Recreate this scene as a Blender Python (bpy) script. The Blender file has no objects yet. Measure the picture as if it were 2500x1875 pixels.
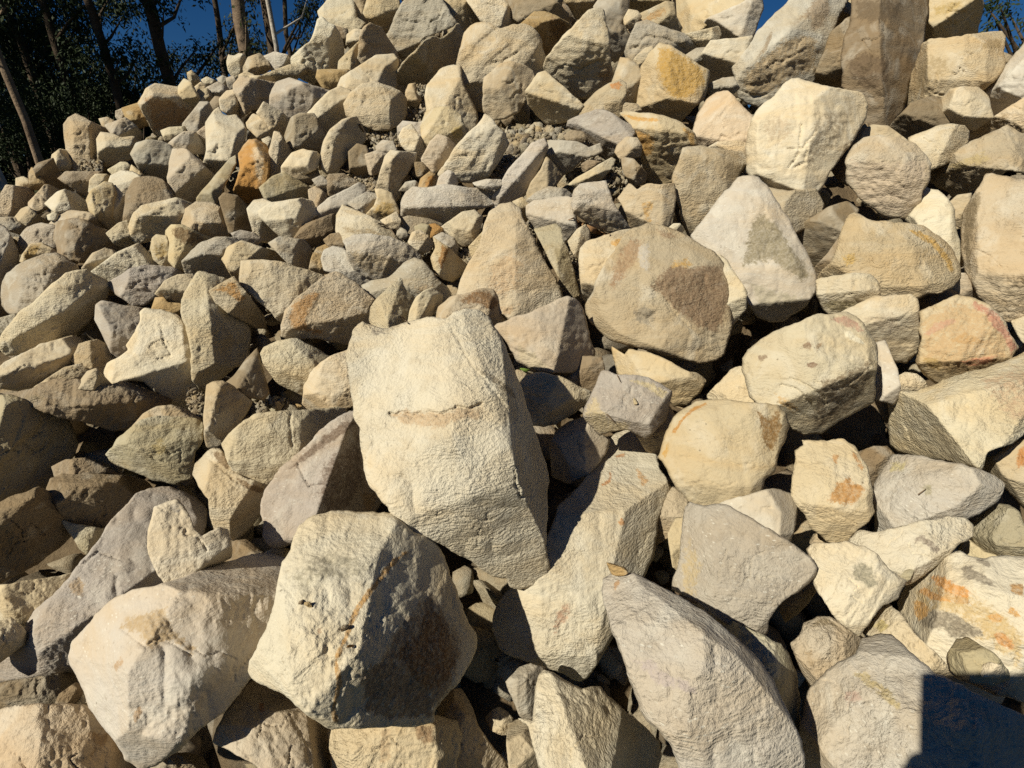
import bpy, math, random, re
import numpy as np
from mathutils import Vector, Matrix
from mathutils.geometry import delaunay_2d_cdt
from math import radians as R_

# ------------------------------------------------------------------ camera, world, sun, exposure
scene = bpy.context.scene
FPX, CX, CY = 1215.0, 1250.0, 937.5          # focal length and centre in photograph pixels (2500 x 1875)
PITCH = R_(22.0)
CAM = np.array([0.0, 0.0, 1.6])
cam_d = bpy.data.cameras.new("camera")
cam_d.sensor_width = 36.0
cam_d.lens = FPX / 2500.0 * 36.0
cam_d.clip_start = 0.02
cam_d.clip_end = 3000.0
cam = bpy.data.objects.new("camera", cam_d)
scene.collection.objects.link(cam)
cam.location = CAM
cam.rotation_euler = (R_(90) - PITCH, 0, 0)
scene.camera = cam

FWD = np.array([0, math.cos(PITCH), -math.sin(PITCH)])
UPV = np.array([0, math.sin(PITCH), math.cos(PITCH)])
RGT = np.array([1.0, 0, 0])
ANTI = (2290.0, 1680.0)                       # where the camera's own shadow falls
Lv = (ANTI[0] - CX) / FPX * RGT - (ANTI[1] - CY) / FPX * UPV + FWD
Lv = Lv / np.linalg.norm(Lv)
S = -Lv                                       # towards the sun
SUN_EL = math.asin(S[2])
SUN_AZ = math.atan2(S[0], S[1])               # clockwise from +Y

world = bpy.data.worlds.new("World")
scene.world = world
world.use_nodes = True
wn, wl = world.node_tree.nodes, world.node_tree.links
wn.clear()
wo = wn.new("ShaderNodeOutputWorld")
bg = wn.new("ShaderNodeBackground")
sky = wn.new("ShaderNodeTexSky")
sky.sky_type = 'NISHITA'
sky.sun_disc = False
sky.sun_elevation = SUN_EL
sky.sun_rotation = SUN_AZ
sky.altitude = 900
sky.air_density = 1.0
sky.dust_density = 0.0
sky.ozone_density = 9.0
bg.inputs[1].default_value = 0.05
hs = wn.new("ShaderNodeHueSaturation")
hs.inputs["Hue"].default_value = 0.503
hs.inputs["Saturation"].default_value = 1.18
hs.inputs["Value"].default_value = 0.58
wl.new(sky.outputs[0], hs.inputs["Color"])
wl.new(hs.outputs[0], bg.inputs[0])
wl.new(bg.outputs[0], wo.inputs[0])

sun_d = bpy.data.lights.new("sun", 'SUN')
sun_d.energy = 5.0
sun_d.angle = R_(0.5)
sun_d.color = (1.0, 0.95, 0.80)
sun = bpy.data.objects.new("sun", sun_d)
sun.rotation_euler = Vector(S).to_track_quat('Z', 'Y').to_euler()
sun.location = Vector(S) * 30
scene.collection.objects.link(sun)

vs = scene.view_settings
vs.view_transform = 'Standard'
vs.look = 'None'
vs.gamma = 1.0
vs.exposure = 0.34
vs.use_curve_mapping = False
scene.cycles.max_bounces = 5
scene.cycles.diffuse_bounces = 2
scene.cycles.glossy_bounces = 1
scene.cycles.transparent_max_bounces = 6
try:
    scene.cycles.use_denoising = False
except Exception:
    pass

# ------------------------------------------------------------------ helpers
COL = scene.collection
rng = np.random.default_rng(7)
random.seed(7)


def tag(o, label=None, cat=None, group=None, kind=None):
    if label: o["label"] = label
    if cat: o["category"] = cat
    if group: o["group"] = group
    if kind: o["kind"] = kind
    return o


def mesh_np(name, V, F, mats=(), smooth=True):
    """V (n,3), F list of int arrays (m,k)"""
    me = bpy.data.meshes.new(name)
    V = np.ascontiguousarray(V, dtype=np.float32)
    Fs = F if isinstance(F, list) else [F]
    tot = np.concatenate([np.full(len(f), f.shape[1], dtype=np.int32) for f in Fs])
    idx = np.concatenate([f.ravel() for f in Fs]).astype(np.int32)
    st = np.concatenate([[0], np.cumsum(tot)[:-1]]).astype(np.int32)
    me.vertices.add(len(V)); me.vertices.foreach_set("co", V.ravel())
    me.loops.add(len(idx)); me.loops.foreach_set("vertex_index", idx)
    me.polygons.add(len(tot))
    me.polygons.foreach_set("loop_start", st)
    me.polygons.foreach_set("loop_total", tot)
    me.update(calc_edges=True)
    me.validate()
    if smooth:
        me.polygons.foreach_set("use_smooth", np.ones(len(me.polygons), dtype=bool))
    for m in mats:
        me.materials.append(m)
    return me


def link(name, me, parent=None, loc=(0, 0, 0)):
    o = bpy.data.objects.new(name, me)
    COL.objects.link(o)
    o.location = loc
    if parent: o.parent = parent
    return o


def ray(px, py):
    """unnormalised ray with unit depth along the view axis; px, py may be arrays"""
    px = np.asarray(px, float); py = np.asarray(py, float)
    return ((px - CX) / FPX)[..., None] * RGT - ((py - CY) / FPX)[..., None] * UPV + FWD


# value noise -----------------------------------------------------
_P = rng.random(65536)


def _h(i, j, k, s):
    return _P[(i * 73856093 ^ j * 19349663 ^ k * 83492791 ^ (s * 2654435)) & 65535]


def vnoise(p, s=0):
    q = np.floor(p).astype(np.int64); f = p - q
    f = f * f * f * (f * (f * 6 - 15) + 10)
    i, j, k = q[:, 0], q[:, 1], q[:, 2]
    x, y, z = f[:, 0], f[:, 1], f[:, 2]
    c = lambda a, b, d: _h(i + a, j + b, k + d, s)
    r = ((c(0,0,0)*(1-x)+c(1,0,0)*x)*(1-y)+(c(0,1,0)*(1-x)+c(1,1,0)*x)*y)*(1-z) + \
        ((c(0,0,1)*(1-x)+c(1,0,1)*x)*(1-y)+(c(0,1,1)*(1-x)+c(1,1,1)*x)*y)*z
    return r * 2 - 1


def fbm(p, o=3, s=0):
    r = 0; a = 1.0; t = 0
    for k in range(o):
        r = r + a * vnoise(p * (2.03 ** k) + 17.3 * k, s + k); t += a; a *= 0.5
    return r / t


# ------------------------------------------------------------------ materials
def nodes_of(name):
    m = bpy.data.materials.new(name); m.use_nodes = True
    nt = m.node_tree; nt.nodes.clear()
    out = nt.nodes.new("ShaderNodeOutputMaterial")
    b = nt.nodes.new("ShaderNodeBsdfPrincipled")
    b.inputs["Roughness"].default_value = 0.92
    b.inputs["Specular IOR Level"].default_value = 0.12
    nt.links.new(b.outputs[0], out.inputs[0])
    return m, nt, b


def N(nt, t, **kw):
    n = nt.nodes.new(t)
    for k, v in kw.items(): setattr(n, k, v)
    return n


def noise(nt, vec, scale, detail=4, rough=.6, dist=0.0):
    n = N(nt, "ShaderNodeTexNoise")
    n.inputs["Scale"].default_value = scale; n.inputs["Detail"].default_value = detail
    n.inputs["Roughness"].default_value = rough; n.inputs["Distortion"].default_value = dist
    nt.links.new(vec, n.inputs["Vector"])
    return n.outputs["Fac"]


def mrange(nt, v, a, b, c=0., d=1., smooth=False):
    n = N(nt, "ShaderNodeMapRange")
    if smooth: n.interpolation_type = 'SMOOTHSTEP'
    for k, x in zip(("From Min", "From Max", "To Min", "To Max"), (a, b, c, d)): n.inputs[k].default_value = x
    nt.links.new(v, n.inputs["Value"])
    return n.outputs[0]


def mix(nt, f, a, b, mode='MIX'):
    n = N(nt, "ShaderNodeMix", data_type='RGBA', blend_type=mode)
    for sock, v in ((n.inputs[0], f), (n.inputs[6], a), (n.inputs[7], b)):
        if isinstance(v, (int, float)): sock.default_value = v
        elif isinstance(v, tuple): sock.default_value = (*v, 1) if len(v) == 3 else v
        else: nt.links.new(v, sock)
    return n.outputs[2]


def math_(nt, op, a, b=None):
    n = N(nt, "ShaderNodeMath", operation=op)
    for s, v in ((n.inputs[0], a), (n.inputs[1], b)):
        if v is None: continue
        if isinstance(v, (int, float)): s.default_value = v
        else: nt.links.new(v, s)
    return n.outputs[0]


def stone_material(name, flecks=False, bump=1.0):
    m, nt, b = nodes_of(name)
    oi = N(nt, "ShaderNodeObjectInfo")
    tc = N(nt, "ShaderNodeTexCoord")
    off = N(nt, "ShaderNodeVectorMath", operation='SCALE'); off.inputs[0].default_value = (37., 91., 53.)
    nt.links.new(oi.outputs["Random"], off.inputs["Scale"])
    ad = N(nt, "ShaderNodeVectorMath", operation='ADD')
    nt.links.new(tc.outputs["Object"], ad.inputs[0]); nt.links.new(off.outputs[0], ad.inputs[1])
    vec = ad.outputs[0]
    # stretched coordinates for bedding
    st = N(nt, "ShaderNodeVectorMath", operation='MULTIPLY'); st.inputs[1].default_value = (0.55, 0.8, 2.2)
    nt.links.new(vec, st.inputs[0])
    base = oi.outputs["Color"]
    n1 = noise(nt, st.outputs[0], 4.5, 5, .62, .6)
    n2 = noise(nt, vec, 17, 6, .68, .3)
    n3 = noise(nt, vec, 90, 4, .7)
    n4 = noise(nt, vec, 9, 3, .5, 1.2)
    warm = mix(nt, 1.0, base, (1.0, .90, .76), 'MULTIPLY')
    pale = mix(nt, .38, base, (.58, .54, .45))
    c = mix(nt, mrange(nt, n1, .40, .68), base, warm)
    c = mix(nt, mrange(nt, n4, .52, .72, 0, .8), c, pale)
    dk = mix(nt, 1.0, c, (.66, .60, .52), 'MULTIPLY')
    c = mix(nt, mrange(nt, n2, .56, .80, 0, .65), c, dk)
    sp = mix(nt, 1.0, c, (.50, .45, .38), 'MULTIPLY')
    c = mix(nt, mrange(nt, n3, .60, .74, 0, .55), c, sp)
    # scattered dark specks and grit
    v = N(nt, "ShaderNodeTexVoronoi"); v.inputs["Scale"].default_value = 42; nt.links.new(vec, v.inputs["Vector"])
    d = mrange(nt, v.outputs["Distance"], .05, .13, 1, 0)
    sel = mrange(nt, n4, .56, .60)
    c = mix(nt, math_(nt, 'MULTIPLY', math_(nt, 'MULTIPLY', d, sel), .6), c, (.09, .07, .045))
    if flecks:
        v2 = N(nt, "ShaderNodeTexVoronoi"); v2.inputs["Scale"].default_value = 95
        v2.inputs["Randomness"].default_value = 1.0
        ds = noise(nt, vec, 60, 2); 
        nt.links.new(st.outputs[0], v2.inputs["Vector"])
        f = mrange(nt, v2.outputs["Distance"], .12, .26, 1, 0)
        f = math_(nt, 'MULTIPLY', f, mrange(nt, n2, .42, .60))
        c = mix(nt, math_(nt, 'MULTIPLY', f, .55), c, (.66, .63, .54))
    # painted-in mineral stains: shade of some faces painted in too, mask broken up by noise
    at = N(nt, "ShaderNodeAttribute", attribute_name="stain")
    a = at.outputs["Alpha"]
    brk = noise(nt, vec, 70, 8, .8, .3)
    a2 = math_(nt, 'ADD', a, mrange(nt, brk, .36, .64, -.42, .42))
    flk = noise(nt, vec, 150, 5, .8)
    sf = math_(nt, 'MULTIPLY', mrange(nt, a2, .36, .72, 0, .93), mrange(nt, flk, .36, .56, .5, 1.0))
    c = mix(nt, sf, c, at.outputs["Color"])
    nt.links.new(c, b.inputs["Base Color"])
    # relief
    b1 = noise(nt, vec, 85, 4, .72, .1)
    b2 = noise(nt, vec, 210, 2, .7)
    vb = N(nt, "ShaderNodeTexVoronoi", feature='F1'); vb.inputs["Scale"].default_value = 88
    dv = N(nt, "ShaderNodeVectorMath", operation='ADD')
    nv = N(nt, "ShaderNodeTexNoise"); nv.inputs["Scale"].default_value = 12; nt.links.new(vec, nv.inputs["Vector"])
    sc = N(nt, "ShaderNodeVectorMath", operation='SCALE'); sc.inputs["Scale"].default_value = .12
    nt.links.new(nv.outputs["Color"], sc.inputs[0]); nt.links.new(st.outputs[0], dv.inputs[0]); nt.links.new(sc.outputs[0], dv.inputs[1])
    nt.links.new(dv.outputs[0], vb.inputs["Vector"])
    hsum = math_(nt, 'ADD', math_(nt, 'MULTIPLY', b1, 1.0), math_(nt, 'MULTIPLY', b2, .30))
    hsum = math_(nt, 'ADD', hsum, math_(nt, 'MULTIPLY', vb.outputs["Distance"], .35))
    # roughness of the break differs from patch to patch
    amp = mrange(nt, noise(nt, vec, 5, 2), .38, .62, .55, 1.05)
    bp = N(nt, "ShaderNodeBump"); bp.inputs["Distance"].default_value = .015 * bump
    rv = mrange(nt, math_(nt, 'FRACT', math_(nt, 'MULTIPLY', oi.outputs["Random"], 7.31)), 0, 1, .35, .90)
    nt.links.new(math_(nt, 'MULTIPLY', amp, rv), bp.inputs["Strength"])
    nt.links.new(hsum, bp.inputs["Height"])
    nt.links.new(bp.outputs[0], b.inputs["Normal"])
    return m


M_ROUGH = stone_material("rough_sandstone", False, .95)
M_FLECK = stone_material("flecked_sandstone", True, .6)


def plain_material(name, col, col2=None, scale=8, bump=0.0, bscale=60, rough=.9):
    m, nt, b = nodes_of(name)
    tc = N(nt, "ShaderNodeTexCoord")
    n1 = noise(nt, tc.outputs["Object"], scale, 5, .65)
    c = mix(nt, mrange(nt, n1, .35, .65), col, col2 or tuple(x * .6 for x in col))
    nt.links.new(c, b.inputs["Base Color"])
    b.inputs["Roughness"].default_value = rough
    if bump:
        h = noise(nt, tc.outputs["Object"], bscale, 6, .7)
        bp = N(nt, "ShaderNodeBump"); bp.inputs["Distance"].default_value = bump
        nt.links.new(h, bp.inputs["Height"]); nt.links.new(bp.outputs[0], b.inputs["Normal"])
    return m


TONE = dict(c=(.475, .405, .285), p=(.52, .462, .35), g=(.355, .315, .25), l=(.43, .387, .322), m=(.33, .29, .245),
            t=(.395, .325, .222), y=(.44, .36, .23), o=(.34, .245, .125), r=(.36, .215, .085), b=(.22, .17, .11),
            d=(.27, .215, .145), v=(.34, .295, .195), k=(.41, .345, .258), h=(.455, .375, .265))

# ------------------------------------------------------------------ the face of the heap
SL = 0.70
LEAN = 0.12


def heap_z(x, y):
    return SL * (y + LEAN * x)


def depth_on_heap(px, py):
    """view depth where the ray through a pixel meets the face of the heap"""
    d = ray(px, py)
    den = SL * (d[..., 1] + LEAN * d[..., 0]) - d[..., 2]
    return CAM[2] / np.maximum(den, 0.12)


NS = np.array([-SL * LEAN, -SL, 1.0]); NS /= np.linalg.norm(NS)

# skyline of the heap (photograph pixels), gives how far the face climbs in each direction
SKYL = [(-500, 640), (-250, 520), (-60, 452), (20, 452), (120, 420), (170, 330), (290, 320), (350, 235), (460, 215), (560, 205),
        (580, 165), (700, 140), (760, 100), (790, 10), (860, -60), (1100, -150), (1500, -160), (1800, -90), (1845, 30), (1870, 95), (1925, 70), (1965, -100), (2250, -80), (2400, 60),
        (2520, 60), (2800, -60), (3200, -60)]
_sk = np.array(SKYL, float)
_d = ray(_sk[:, 0], _sk[:, 1]); _t = depth_on_heap(_sk[:, 0], _sk[:, 1]); _pt = CAM + _d * _t[:, None]
SK_AZ = np.arctan2(_pt[:, 0], _pt[:, 1]); SK_R = np.hypot(_pt[:, 0], _pt[:, 1])


def crest_r(az):
    return np.interp(az, SK_AZ, SK_R)


def mound_z(x, y, sink):
    az = np.arctan2(x, y); r = np.hypot(x, y); rc = crest_r(az)
    k = np.minimum(1.0, rc / np.maximum(r, 1e-6))
    z = heap_z(x * k, y * k) - sink - 0.55 * np.maximum(0, r - rc - .25)
    return z


# ------------------------------------------------------------------ ground, heap core
def ground_z(x, y):
    r = np.hypot(x, y)
    return 0.055 * np.maximum(0, r - 7) - 0.03 * np.maximum(0, r - 60) * 1.0 - 0.0 * r


def make_ground():
    ts = np.concatenate([[0.0], np.geomspace(.8, 1500, 46)])
    an = np.linspace(0, 2 * math.pi, 97)[:-1]
    Rr, A = np.meshgrid(ts[1:], an, indexing='ij')
    X, Y = Rr * np.sin(A), Rr * np.cos(A)
    P3 = np.stack([X, Y, np.zeros_like(X)], -1).reshape(-1, 3)
    Z = ground_z(P3[:, 0], P3[:, 1]) + .12 * fbm(P3 * .25, 3, 5) * np.clip((np.hypot(P3[:, 0], P3[:, 1]) - 4) / 6, 0, 1)
    P3[:, 2] = Z
    V = np.vstack([[0, 0, 0], P3])
    n = len(an); F3 = np.array([[0, 1 + (i + 1) % n, 1 + i] for i in range(n)])
    q = []
    for j in range(len(ts) - 2):
        a = 1 + j * n + np.arange(n); b_ = 1 + j * n + (np.arange(n) + 1) % n
        q.append(np.stack([a, b_, b_ + n, a + n], 1))
    me = mesh_np("ground", V, [F3, np.concatenate(q)], [M_GROUND])
    tag(link("ground", me), kind="structure")


M_GROUND = plain_material("forest_floor", (.10, .085, .05), (.045, .06, .02), 1.4, .05, 14)
make_ground()

M_EARTH = plain_material("heap_earth", (.20, .145, .085), (.12, .085, .05), 9, .02, 55)


def make_core():
    az = np.linspace(-1.35, 1.45, 150)
    fr = np.concatenate([np.linspace(.06, 1, 110), 1 + np.geomspace(.04, 2.6, 26)])
    A, Fq = np.meshgrid(az, fr, indexing='ij')
    Rr = crest_r(A) * Fq
    X, Y = Rr * np.sin(A), Rr * np.cos(A)
    Z = mound_z(X, Y, 0.40)
    P3 = np.stack([X, Y, Z], -1).reshape(-1, 3)
    P3[:, 2] += .05 * fbm(P3 * 4.5, 3, 3)
    g = ground_z(P3[:, 0], P3[:, 1]) - .15
    P3[:, 2] = np.maximum(P3[:, 2], g)
    nf = len(fr); i, j = np.meshgrid(np.arange(len(az) - 1), np.arange(nf - 1), indexing='ij')
    a = (i * nf + j).ravel()
    me = mesh_np("heap_of_earth", P3, np.stack([a, a + 1, a + nf + 1, a + nf], 1), [M_EARTH])
    tag(link("heap_of_earth", me), kind="structure")


make_core()

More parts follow.
